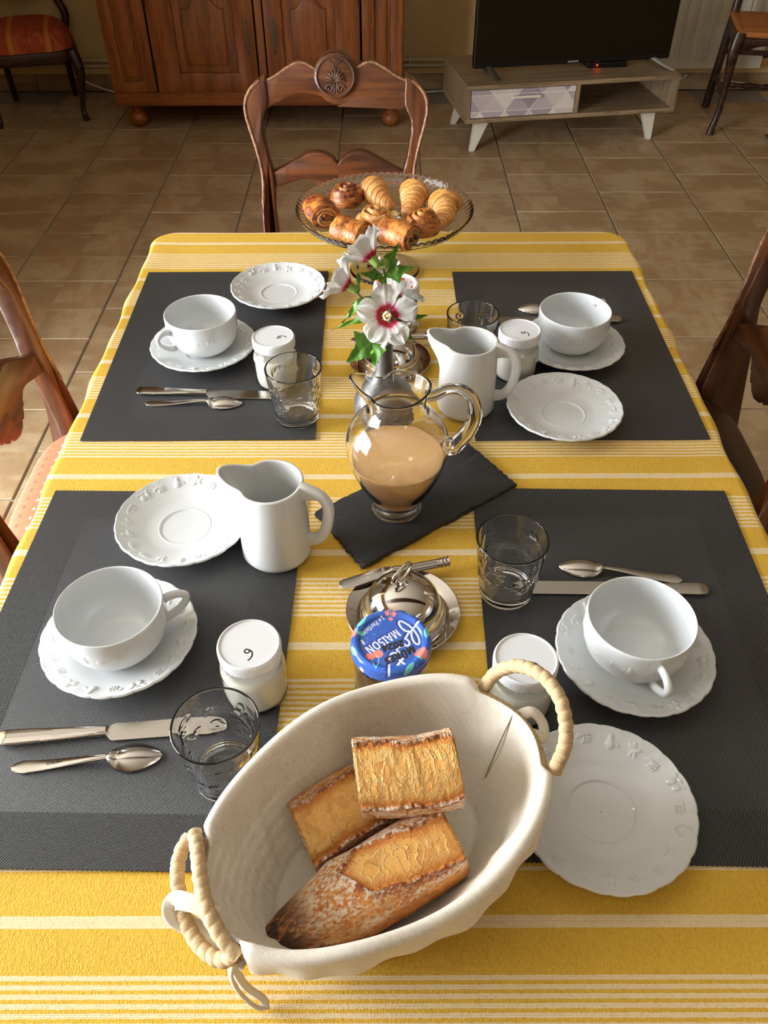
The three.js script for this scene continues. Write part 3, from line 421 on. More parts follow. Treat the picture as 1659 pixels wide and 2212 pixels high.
// upholstered chair by the back wall
{
  const c = thing('upholstered_chair', 'orange striped upholstered chair with carved dark frame, left of the sideboard', 'chair', [-1.655, 0, -4.27], 0.26);
  const st = pix(512, 256, (u, v) => { const x = (u * 4) % 1; let c = [168, 70, 34]; if (x < 0.13) c = [196, 122, 52]; else if (x > 0.5 && x < 0.54) c = [150, 58, 30]; else if (n2(u * 40, v * 24, 40, 24) > 0.74) c = [186, 92, 54]; return mulc(c, 0.92 + 0.12 * n2(u * 160, v * 160)); });
  const fab = std({ map: st, roughness: 0.85 });
  const ring = Array.from({ length: 64 }, (_, i) => { const a = i / 32 * Math.PI, cx = Math.sign(Math.cos(a)) * Math.abs(Math.cos(a)) ** 0.55, sz = Math.sign(Math.sin(a)) * Math.abs(Math.sin(a)) ** 0.62; const z = -0.2 + 0.225 * sz; return [cx * (0.19 + 0.055 * clamp((z + 0.42) / 0.44)), z]; });
  part('seat_frame', boxUV(at(extr(shapeOf(ring.map(q => [q[0], -q[1]])), 0.055, 0.01, { bs: 3 }), 0, 0.262, 0, -Math.PI / 2), 1.5), darkWood, c);
  part('seat_cushion', surf(64, 14, (u, v) => { const q = ring[Math.round(u * 64) % 64]; const k = Math.cos(v * Math.PI / 2) ** 0.5; return [q[0] * k * 0.97, 0.31 + 0.095 * Math.sin(v * Math.PI / 2) ** 0.75, -0.2 + (q[1] + 0.2) * 0.97 * k]; }, { closeU: true, uv: (u, v, q) => [q[0] * 1.5 + 0.35, q[2] * 2] }), fab, c);
  for (const s of [-1, 1]) part('front_leg', tube([[s * 0.205, 0.31, -0.01], [s * 0.222, 0.24, 0.01], [s * 0.213, 0.14, 0.0], [s * 0.197, 0.05, -0.012], [s * 0.2, 0.02, 0.0], [s * 0.206, 0.008, 0.012]], v => { const w = 0.026 - 0.014 * sstep(0.05, 0.7, v) + 0.004 * sstep(0.85, 1, v); return [w, w]; }, { n: 36, seg: 12, square: 0.8 }), darkWood, c);
  for (const s of [-1, 1]) part('back_leg', tube([[s * 0.15, 0.29, -0.37], [s * 0.15, 0.15, -0.385], [s * 0.15, 0.0, -0.42]], v => 0.018 - 0.005 * v, { n: 14, seg: 10, square: 0.8 }), darkWood, c);
  const ov = Array.from({ length: 41 }, (_, i) => { const a = i / 20 * Math.PI; return [0.2 * Math.cos(a), 0.72 + 0.235 * Math.sin(a), -0.41 - 0.12 * (0.72 + 0.235 * Math.sin(a) - 0.45)]; });
  part('back_frame', tube(ov.slice(0, 40), (v, a) => [0.02, 0.017], { n: 100, seg: 10, closed: true }), darkWood, c);
  for (const s of [-1, 1]) part('back_support', tube([[s * 0.16, 0.29, -0.38], [s * 0.19, 0.38, -0.385], [s * 0.165, 0.46, -0.40], [s * 0.17, 0.58, -0.42]], v => 0.02, { n: 22, seg: 10 }), darkWood, c);
  part('back_pad', surf(40, 8, (u, v) => { const q = ov[Math.round(u * 40) % 40], k = Math.cos(v * Math.PI / 2) ** 0.6; return [q[0] * 0.93 * k, 0.72 + (q[1] - 0.72) * 0.93 * k, -0.41 - 0.12 * ((0.72 + (q[1] - 0.72) * k) - 0.45) + 0.035 * Math.sin(v * Math.PI / 2)]; }, { closeU: true, uv: (u, v, q) => [q[0] * 1.6, q[1] * 2] }), std({ map: st, color: new THREE.Color(0.7, 0.5, 0.5), roughness: 0.85 }), c);
}
// rush seated chair
{
  const c = thing('rush_seat_chair', 'dark wooden chair with woven rush seat beside the radiator', 'chair', [1.775, 0, -4.08], -0.195);
  const rush = std({ map: pix(256, 256, (u, v) => { const a = n2(u * 6, v * 70, 6, 70), s = Math.abs(Math.sin(v * Math.PI * 40)); return mulc([172, 104, 48], 0.6 + 0.35 * s + 0.25 * a); }), roughness: 0.7 });
  for (const s of [-1, 1]) part('front_leg', tube([[s * 0.205, 0.43, 0.0], [s * 0.215, 0.36, 0.012], [s * 0.208, 0.22, 0.0], [s * 0.212, 0.09, -0.004], [s * 0.225, 0.025, 0.006], [s * 0.228, 0.0, 0.012]], v => { const w = 0.027 - 0.013 * sstep(0.05, 0.6, v) + 0.004 * sstep(0.85, 1, v); return [w, w]; }, { n: 36, seg: 12, square: 0.75 }), darkWood, c);
  for (const s of [-1, 1]) part('back_upright', tube([[s * 0.215, 0, -0.40], [s * 0.20, 0.25, -0.385], [s * 0.19, 0.45, -0.37], [s * 0.185, 0.6, -0.385], [s * 0.2, 0.78, -0.41], [s * 0.2, 0.93, -0.44]], v => [0.021, 0.019], { n: 30, seg: 10, square: 0.65 }), darkWood, c);
  part('seat', [surf(24, 18, (u, v) => { const x = (u - 0.5) * lerp(0.36, 0.43, v), z = -0.37 + v * 0.38; const e = Math.min(u, 1 - u, v, 1 - v); return [x, 0.432 + 0.012 * sstep(0, 0.12, e) - 0.008 * sstep(0.2, 0.5, e), z]; }, { uv: (u, v) => [u * 2, v] }), at(box(0.42, 0.024, 0.03, 0.011, 3), 0, 0.425, 0.0), at(box(0.03, 0.024, 0.36, 0.011, 3), -0.195, 0.425, -0.19), at(box(0.03, 0.024, 0.36, 0.011, 3), 0.195, 0.425, -0.19), at(box(0.36, 0.024, 0.03, 0.011, 3), 0, 0.425, -0.365)], rush, c);
  const ap = [[-0.2, 0.41], [0.2, 0.41], ...prof([[0.2, 0.345], [0.17, 0.352], [0.13, 0.375], [0.06, 0.384], [0, 0.376], [-0.06, 0.384], [-0.13, 0.375], [-0.17, 0.352], [-0.2, 0.345]], 5)];
  part('front_apron', boxUV(at(extr(shapeOf(ap), 0.022, 0.004), 0, 0, -0.008), 1.5), darkWood, c);
  for (const s of [-1, 1]) part('side_rail', boxUV(at(box(0.022, 0.06, 0.34, 0.004), s * 0.2, 0.385, -0.19, 0, s * 0.05), 1.5), darkWood, c);
  const turned = L => at(lathe(prof([[0, -L / 2], [0.009, -L / 2, 'c'], [0.009, -L * 0.38], [0.013, -L * 0.34], [0.008, -L * 0.30], [0.014, -L * 0.18], [0.009, -L * 0.05], [0.012, 0], [0.009, L * 0.05], [0.014, L * 0.18], [0.008, L * 0.30], [0.013, L * 0.34], [0.009, L * 0.38], [0.009, L / 2, 'c'], [0, L / 2]], 3), 14), 0, 0, 0, 0, 0, Math.PI / 2);
  part('stretcher', at(turned(0.42), 0, 0.165, -0.19), darkWood, c);
  for (const s of [-1, 1]) part('stretcher', at(turned(0.37), s * 0.21, 0.165, -0.2, 0, Math.PI / 2), darkWood, c);
  part('stretcher', at(box(0.4, 0.022, 0.018, 0.005), 0, 0.26, -0.385), darkWood, c);
  part('crest_rail', boxUV(at(extr(shapeOf([...prof([[-0.2, 0.86], [-0.1, 0.875], [0, 0.87], [0.1, 0.875], [0.2, 0.86]], 5), ...prof([[0.2, 0.94], [0.1, 0.975], [0, 0.965], [-0.1, 0.975], [-0.2, 0.94]], 5)]), 0.022, 0.004), 0, 0, -0.45), 1.5), darkWood, c);
  part('back_rail', boxUV(at(box(0.36, 0.05, 0.02, 0.005), 0, 0.62, -0.395), 1.5), darkWood, c);
}

// ---------- table and cloth ----------
const TXC = 0.012, THW = 0.424, TZF = -1.450, TZN = 0.06;
{
  const t = thing('dining_table', 'wooden dining table hidden under the yellow striped cloth', 'table', [TXC, 0, (TZF + TZN) / 2]);
  const L = TZN - TZF;
  part('tabletop', boxUV(at(box(2 * THW - 0.03, 0.03, L - 0.03, 0.006, 3), 0, T - 0.0235, 0), 1.5), honeyWood, t);
  for (const s of [-1, 1]) for (const e of [-1, 1]) part('leg', boxUV(at(lathe(prof([[0, 0], [0.02, 0, 'c'], [0.024, 0.05], [0.022, 0.3], [0.03, 0.5], [0.026, 0.56], [0.028, 0.6, 'c'], [0.028, T - 0.036, 'c'], [0, T - 0.036]], 4), 18), s * (THW - 0.06), 0, e * (L / 2 - 0.045)), 1.5), honeyWood, t);
}
const LINES = [-1.5285, -1.4007, -1.2681, -1.1477, -1.0235, -0.8948, -0.771, -0.6423, -0.5135, -0.383, -0.2502, -0.1224, 0.0054, 0.1332];
function clothV(z) { if (z <= LINES[0]) return (z - LINES[0]) / CLN; for (let i = 1; i < LINES.length; i++) if (z <= LINES[i]) return i - 1 + (z - LINES[i - 1]) / (LINES[i] - LINES[i - 1]); return LINES.length - 1 + (z - LINES[LINES.length - 1]) / CLN; }
function clothDip(x, z) { // small creases of the flat cloth, always downward
  const g = (c, s, a) => a * Math.exp(-(((z - c) / s) ** 2));
  const k = 0.55 + 0.45 * Math.sin(x * 9 + 1.2);
  let d = 0.0007 * n2(x * 14 + 40, z * 14 + 40) + 0.0012 * n2(x * 5 + 70, z * 6 + 70);
  d += g(-0.995 + 0.02 * Math.sin(x * 12), 0.017, 0.0035 * k) + g(-0.455 + 0.012 * Math.sin(x * 14 + 1), 0.02, 0.0028) + g(-1.18, 0.02, 0.0025 * (1 - k)) + g(-0.895, 0.014, 0.0016);
  return d;
}
{
  const rc = 0.035, rf = 0.010, loop = [], hx = THW - rf, z0 = TZF + rf, z1 = TZN - rf;
  const seg = (ax, az, bx, bz, nx, nz, n) => { for (let i = 0; i < n; i++) loop.push([lerp(ax, bx, i / n), lerp(az, bz, i / n), nx, nz]); };
  const arc = (cx, cz, a0, n) => { for (let i = 0; i < n; i++) { const a = a0 + i / n * Math.PI / 2; loop.push([cx + rc * Math.cos(a), cz + rc * Math.sin(a), Math.cos(a), Math.sin(a)]); } };
  seg(hx, z0 + rc, hx, z1 - rc, 1, 0, 190); arc(hx - rc, z1 - rc, 0, 12); seg(hx - rc, z1, -hx + rc, z1, 0, 1, 90); arc(-hx + rc, z1 - rc, Math.PI / 2, 12); seg(-hx, z1 - rc, -hx, z0 + rc, -1, 0, 190); arc(-hx + rc, z0 + rc, Math.PI, 12); seg(-hx + rc, z0, hx - rc, z0, 0, -1, 90); arc(hx - rc, z0 + rc, Math.PI * 1.5, 12);
  const M = loop.length, NI = 46, NF = 7, ND = 16, drop = 0.20;
  const ext = new Float32Array((M + 1) * (NI + NF + ND + 1) * 2); let w = 0;
  const g = surf(M, NI + NF + ND, (u, v, i, j) => {
    const q = loop[i % M]; let x, y, z, ex, ez;
    if (j <= NI) { const k = j / NI, sz = clamp(q[1], z0 + hx, z1 - hx); x = lerp(0, q[0], k); z = lerp(sz, q[1], k); const e = clamp((1 - k) * hx / 0.05); y = T - clothDip(x, z) * sstep(0, 1, e * 1.0) ; ex = x; ez = z; }
    else { const a = Math.min(j - NI, NF) / NF * Math.PI / 2, d = Math.max(0, j - NI - NF) / ND * drop; const s = i / M, wv = d / drop * (0.010 * Math.sin(s * 6.283 * 17) + 0.008 * Math.sin(s * 6.283 * 29 + 1)) + (0.0017 * Math.sin(q[1] * 31 + q[0] * 27) + 0.0016 * Math.sin(q[1] * 57 + 1)) * Math.sin(a); const o = rf * Math.sin(a) + wv + d * 0.05; x = q[0] + q[2] * o; z = q[1] + q[3] * o; y = T - rf * (1 - Math.cos(a)) - d; const l = rf * a + d; ex = q[0] + q[2] * l; ez = q[1] + q[3] * l; }
    ext[w++] = ex / CLN; ext[w++] = clothV(ez); return [x + TXC, y, z];
  }, { closeU: true, flip: true });
  g.attributes.uv.array.set(ext); 
  solo('tablecloth', g, clothMat, 'yellow tablecloth with cream stripes covering the table', 'tablecloth');
}

// ---------- placemats ----------
{
  const MW = 0.30, MD = 0.45, ins = 0.047, y = T + 0.0006;
  const specs = [['FL', -0.2399, -1.0658, -0.0094, 'black woven placemat at the far left under the cup with its handle to the left'], ['FR', 0.2658, -1.0644, -0.0052, 'black woven placemat at the far right, its front edge under a plate'], ['NL', -0.2458, -0.5152, 0.0183, 'black woven placemat at the near left under the engraved spoon and a cup'], ['NR', 0.2506, -0.5177, 0.0206, 'black woven placemat at the near right, one corner under the slate board']];
  const zig = []; const nz = 150;
  for (let i = 0; i <= nz; i++) zig.push([-MW / 2 + MW * i / nz, -MD / 2 - (i % 2) * 0.0011]);
  for (let i = 0; i <= nz; i++) zig.push([MW / 2 - MW * i / nz, MD / 2 + (i % 2) * 0.0011]);
  const hole = [[-MW / 2 + ins, -MD / 2 + ins], [-MW / 2 + ins, MD / 2 - ins], [MW / 2 - ins, MD / 2 - ins], [MW / 2 - ins, -MD / 2 + ins]];
  const bg = at(extr(shapeOf(zig, true, [hole]), 0.0012, 0, { flat: true }), 0, 0, 0, -Math.PI / 2);
  const cg = boxUV(at(new THREE.BoxGeometry(MW - 2 * ins, 0.0011, MD - 2 * ins), 0, 0.00055, 0));
  let first;
  for (const [, x, z, a, label] of specs) {
    if (!first) { first = thing('placemat', label, 'placemat', [x, y, z], -a, 'black woven placemats on the table'); part('border', boxUV(bg), matBorder, first); part('centre_panel', cg, matCentre, first, 'inner panel in a crossed weave'); }
    else dup(first, label, [x, y, z], -a);
  }
}
const TOP = T + 0.0019;                             // top of a placemat
// ---------- embossed china ----------
// fruit garland: domes (s along the rim in metres, t across it), height h
function garland(seed, L, tc, sc = 1) {
  const r = rng(seed), B = []; const add = (s, t, a, b, rot, h) => B.push([s, t, a, b, Math.cos(rot), Math.sin(rot), h]);
  const n = Math.round(L / (0.0205 * sc)), st = L / n;
  for (let k = 0; k < n; k++) {
    const s = (k + 0.5) * st + (r() - 0.5) * 0.003, t = tc + (r() - 0.5) * 0.0045 * sc, kind = k % 5, q = sc;
    if (kind === 0 || kind === 3) { for (let i = 0; i < 9; i++) add(s + ((i % 3) - 1) * 0.0026 * q + (Math.floor(i / 3) % 2) * 0.0012 * q, t + (Math.floor(i / 3) - 1) * 0.0025 * q, 0.00125 * q, 0.00125 * q, 0, 0.0010 * q); add(s - 0.006 * q, t + 0.002 * q, 0.0035 * q, 0.0015 * q, 0.6, 0.0006 * q); }
    if (kind === 1) { add(s, t - 0.001 * q, 0.0040 * q, 0.0044 * q, 0, 0.0014 * q); add(s, t + 0.0042 * q, 0.0022 * q, 0.0034 * q, 0, 0.0011 * q); add(s + 0.006 * q, t, 0.0030 * q, 0.0014 * q, -0.7, 0.0007 * q); }
    if (kind === 2) { for (let i = 0; i < 5; i++) { const a = i * 1.257 + r(); add(s + Math.cos(a) * 0.0034 * q, t + Math.sin(a) * 0.0034 * q, 0.0034 * q, 0.0017 * q, a, 0.0008 * q); } }
    if (kind === 4) { add(s - 0.003 * q, t, 0.0034 * q, 0.0036 * q, 0, 0.0012 * q); add(s + 0.0035 * q, t + 0.0008 * q, 0.003 * q, 0.0032 * q, 0, 0.0011 * q); for (let i = 0; i < 3; i++) add(s + (i - 1) * 0.005 * q, t + 0.0055 * q, 0.0026 * q, 0.0011 * q, (i - 1) * 0.7, 0.0007 * q); }
  }
  for (const b of B) b[6] *= 1.5;
  const bins = []; const nb = Math.ceil(L / 0.005); for (let i = 0; i < nb; i++) bins.push([]);
  for (const b of B) for (let i = -2; i <= 2; i++) bins[((Math.floor(b[0] / 0.005) + i) % nb + nb) % nb].push(b);
  return (s, t) => { let m = 0; s = ((s % L) + L) % L; for (const b of bins[Math.floor(s / 0.005) % nb]) { let ds = s - b[0]; if (ds > L / 2) ds -= L; if (ds < -L / 2) ds += L; const dt = t - b[1], x = (ds * b[4] + dt * b[5]) / b[2], y = (-ds * b[5] + dt * b[4]) / b[3], d = x * x + y * y; if (d < 1) m = Math.max(m, b[6] * Math.sqrt(1 - d)); } return m; };
}
const saucerGeo = (() => {
  const R = 0.0745, gl = garland(4, 2 * Math.PI * 0.062, 0.0625);
  const wave = a => 1 + 0.010 * (Math.pow(Math.abs(Math.sin(a * 4 + 0.3)), 0.55) - 0.6) + 0.014 * (Math.pow(Math.abs(Math.sin(a * 12)), 0.6) - 0.6);
  const yTop = r => r < 0.0262 ? 0.0052 : r < 0.0285 ? lerp(0.0052, 0.0070, sstep(0.0262, 0.0285, r)) : r < 0.03 ? lerp(0.0070, 0.0066, sstep(0.0285, 0.03, r)) : 0.0066 + 0.0030 * sstep(0.03, 0.056, r) + 0.0125 * Math.pow(clamp((r - 0.040) / (R - 0.040)), 1.55);
  const rs = [0.0005]; for (const [a, b, n] of [[0.0005, 0.024, 5], [0.024, 0.031, 14], [0.031, 0.05, 9], [0.05, 0.0735, 44]]) for (let i = 1; i <= n; i++) rs.push(lerp(a, b, i / n));
  const P = []; P.push([0.0005, 0.0022], [0.024, 0.0022], [0.0255, 0.0002], [0.0285, 0.0002], [0.030, 0.0030], [0.045, 0.0058], [0.06, 0.0108], [0.0715, 0.0172], [R, 0.0190], [R + 0.0004, 0.0198], [R - 0.0003, 0.0207]);
  const low = P.length; for (let i = rs.length - 1; i >= 0; i--) P.push([rs[i], yTop(rs[i])]);
  const g = lathe(P, 420, (a, r, y, j) => { const k = 1 + (wave(a) - 1) * sstep(0.045, R, r); let rr = r * k, yy = y; if (j >= low && r > 0.05) yy += gl(a * 0.062, r) * sstep(0.05, 0.053, r) * (1 - sstep(0.0715, 0.0735, r)); return [rr, yy]; });
  return g;
})();
const cupGeo = (() => {
  const gl = garland(9, 2 * Math.PI * 0.05, 0.037, 0.85);
  const out = prof([[0, 0.002], [0.021, 0.002, 'c'], [0.022, 0.0], [0.0245, 0.0], [0.0255, 0.003, 'c'], [0.036, 0.008], [0.0455, 0.020], [0.0498, 0.036], [0.0503, 0.050], [0.0500, 0.0590], [0.0492, 0.0600], [0.0481, 0.0592, 'c']], 9).filter((q, i, A) => !i || Math.hypot(q[0] - A[i - 1][0], q[1] - A[i - 1][1]) > 1e-5);
  const o2 = out.map(q => q); const inn = prof([[0.0479, 0.058], [0.0478, 0.045], [0.0468, 0.030], [0.041, 0.0165], [0.032, 0.0085], [0.022, 0.0055], [0.0, 0.0050]], 7);
  return lathe([...o2, ...inn], 300, (a, r, y, j) => { if (j < o2.length && y > 0.022 && y < 0.050) return [r + gl(a * 0.05, y) * 0.45, y]; return [r, y]; });
})();
const cupHandle = tube([[0.0480, 0.0455, 0], [0.054, 0.0485, 0], [0.0635, 0.0485, 0], [0.0700, 0.044, 0], [0.0690, 0.036, 0], [0.061, 0.0275, 0], [0.052, 0.022, 0], [0.0450, 0.0200, 0]], v => { const k = 1 - 0.3 * Math.sin(v * Math.PI); return [0.0054 * k, 0.0036 * (0.8 + 0.3 * Math.sin(v * Math.PI))]; }, { n: 44, seg: 14, up: [0, 0, 1], carry: false });
{
  const S = (label, x, z, turn, y) => dup(first, label, [x, y, z], turn);
  const first = thing('saucer', 'white china saucer under the cup on the near left placemat', 'saucer', [-0.2582, TOP, -0.5115], 0.4); first.userData.group = 'embossed white saucers'; part('dish', saucerGeo, china, first);
  S('white china saucer under the cup on the near right placemat', 0.2393, -0.491, 1.3, TOP);
  S('white china saucer on the far left placemat, under the cup with its handle left', -0.2585, -1.039, 2.2, TOP);
  S('white china saucer under the cup on the far right placemat, behind the yogurt jar', 0.2700, -1.040, 3.1, TOP);
  const P = (label, x, z, turn, rx = 0, rz = 0) => { const o = dup(first, label, [x, TOP, z], turn); o.name = numbered('plate'); o.userData.category = 'plate'; o.userData.group = 'embossed white plates without cups'; return o; };
  P('empty white embossed plate at the back edge of the far left placemat', -0.1665, -1.208, 0.9);
  P('empty white embossed plate at the front of the far right placemat', 0.2350, -0.885, 1.7);
  P('empty white embossed plate left of the near milk jug', -0.2245, -0.675, 4.0);
  P('empty white embossed plate in shade to the right of the bread basket', 0.1800, -0.3345, 5.1);

  const cup = thing('cup', 'large white cup with its handle to the right, on the near left saucer', 'cup', [-0.2582, TOP + 0.0052, -0.5095], 0.38); cup.userData.group = 'wide white china cups';
  part('bowl', cupGeo, china, cup); part('handle', cupHandle, china, cup);
  dup(cup, 'large white cup with its handle toward the viewer, on the near right saucer', [0.2380, TOP + 0.0052, -0.4945], -1.42);
  dup(cup, 'white cup with its handle to the left, on the far left saucer', [-0.2580, TOP + 0.0052, -1.046], Math.PI + 0.72);
  dup(cup, 'white cup with its handle hidden behind, on the far right saucer', [0.2705, TOP + 0.0052, -1.050], 0.75);
}

// ---------- milk jugs ----------
{
  const H = 0.100, sp = a => { let d = a - Math.PI; d = Math.atan2(Math.sin(d), Math.cos(d)); return d; };   // spout toward -x
  const base = y => lerp(0.0385, 0.0355, clamp(y / H)) - 0.0035 * (1 - sstep(0, 0.006, y));
  const body = (a, y, inset) => { const d = sp(a), k = Math.exp(-((d / 0.42) ** 2)), up = Math.pow(sstep(0.52, 1.0, y / H), 1.4); let r = base(y) - inset; const pull = 0.0205 * k * up; r += pull; const pinch = 0.0022 * Math.exp(-(((Math.abs(d) - 0.72) / 0.25) ** 2)) * sstep(0.75, 1, y / H); return r - pinch; };
  const rimY = a => { const d = sp(a), k = Math.exp(-((d / 0.36) ** 2)), b = Math.exp(-(((Math.abs(d) - Math.PI) / 0.6) ** 2)); return 0.006 * k + 0.001 * b; };
  const ys = []; for (let i = 0; i <= 36; i++) ys.push(H * Math.pow(i / 36, 1));
  const g = surf(120, 86, (u, v, i, j) => {
    const a = u * Math.PI * 2;
    if (j === 0) return [0, 0.001, 0];
    if (j <= 40) { const y = j <= 4 ? [0.0008, 0.0, 0.0008, 0.003][j - 1] : lerp(0.003, H, (j - 4) / 36); let r = j === 1 ? 0.031 : j === 2 ? 0.034 : body(a, Math.max(y, 0.0015), 0); const yy = y + rimY(a) * Math.pow(clamp(y / H), 6); return [r * Math.cos(a), yy, r * Math.sin(a)]; }
    if (j <= 45) { const t = (j - 40) / 5 * Math.PI, c = 0.0019; const r = body(a, H, 0.0) - c + c * Math.cos(t), y = H + rimY(a) + c * 0.8 * Math.sin(t); return [r * Math.cos(a), y, r * Math.sin(a)]; }
    const y = lerp(H, 0.005, Math.min(1, (j - 45) / 36)); let r = j > 81 ? 0.032 * (1 - (j - 81) / 5) : body(a, y, 0.0038); const yy = y + rimY(a) * Math.pow(clamp(y / H), 6); return [r * Math.cos(a), yy, r * Math.sin(a)];
  }, { closeU: true });
  const hand = tube([[0.0325, H - 0.006, 0], [0.044, H - 0.0065, 0], [0.0545, H - 0.0095, 0], [0.0610, H - 0.021, 0], [0.0605, H - 0.041, 0], [0.0555, H - 0.060, 0], [0.047, H - 0.071, 0], [0.0360, H - 0.075, 0]], v => { const k = 0.0062 + 0.0045 * Math.exp(-(((v - 0.0) / 0.14) ** 2)) + 0.002 * Math.exp(-(((v - 1) / 0.12) ** 2)); return [k, 0.0048 + 0.002 * Math.exp(-((v / 0.12) ** 2))]; }, { n: 56, seg: 16, up: [0, 0, 1], square: 0.8 });
  const j = thing('milk_jug', 'plain white china jug standing left of the slate board, on the near left placemat', 'jug', [-0.1175, TOP, -0.6435], -0.22, 'plain white china jugs');
  part('body', g, jugChina, j); part('handle', hand, jugChina, j);
  dup(j, 'plain white china jug behind the carafe handle, between the far glass and the yogurt jar', [0.1090, TOP - 0.001, -0.9120], -0.30);
}

// ---------- tumblers with pressed relief ----------
{
  const bl = []; const r = rng(31); for (let k = 0; k < 46; k++) bl.push([r() * 6.283, 0.018 + r() * 0.045, 0.09 + r() * 0.22, 0.002 + r() * 0.006, r() * 3.14, (0.4 + r() * 0.6) * 0.0013]);
  const relief = (a, y) => { let m = 0; for (const b of bl) { let d = a - b[0]; d = Math.atan2(Math.sin(d), Math.cos(d)); const c = Math.cos(b[4]), s = Math.sin(b[4]); const x = (d * 0.033 * c + (y - b[1]) * s) / (b[2] * 0.033), z = (-d * 0.033 * s + (y - b[1]) * c) / b[3], q = x * x + z * z; if (q < 1) m += b[5] * (1 - q) * (q > 0.35 ? 1 : q / 0.35 + 0.15); } return Math.min(m, 0.0013); };
  const out = []; for (const q of prof([[0, 0.0016], [0.02, 0.0014], [0.0248, 0.0004, 'c'], [0.0268, 0.0004], [0.0278, 0.0022], [0.0281, 0.006, 'c']], 3)) out.push(q);
  for (let i = 1; i <= 56; i++) out.push([lerp(0.0281, 0.0362, i / 56), lerp(0.006, 0.0775, i / 56)]);
  const no = out.length;
  const rim = []; for (let i = 1; i <= 5; i++) { const t = i / 5 * Math.PI; rim.push([0.0362 - 0.0011 + 0.0011 * Math.cos(t), 0.0776 + 0.0011 * Math.sin(t)]); }
  const inn = []; for (let i = 0; i <= 16; i++) inn.push([lerp(0.0340, 0.0262, i / 16), lerp(0.0765, 0.0125, i / 16)]);
  inn.push([0.0250, 0.0098], [0.021, 0.0085], [0.012, 0.0080], [0, 0.0078]);
  const g = lathe([...out, ...rim, ...inn], 160, (a, rr, y, j) => [j < no && y > 0.012 && y < 0.066 ? rr + relief(a, y) * sstep(0.012, 0.018, y) * (1 - sstep(0.060, 0.066, y)) : rr, y]);
  const a = solo('tumbler', g, glassTint, 'clear embossed tumbler half hidden by the bread basket, over the near left knife tip', 'glass', [-0.1365, TOP, -0.3725], 0, 'clear embossed tumblers');
  dup(a, 'clear embossed tumbler on the near right placemat beside the spoon', [0.1275, TOP, -0.583], 1.4);
  dup(a, 'clear embossed tumbler in front of the yogurt jar on the far left placemat', [-0.1135, TOP, -0.886], 3.0);
  dup(a, 'clear embossed tumbler behind the far milk jug on the far right placemat', [0.1225, TOP, -1.018], 4.4);
}

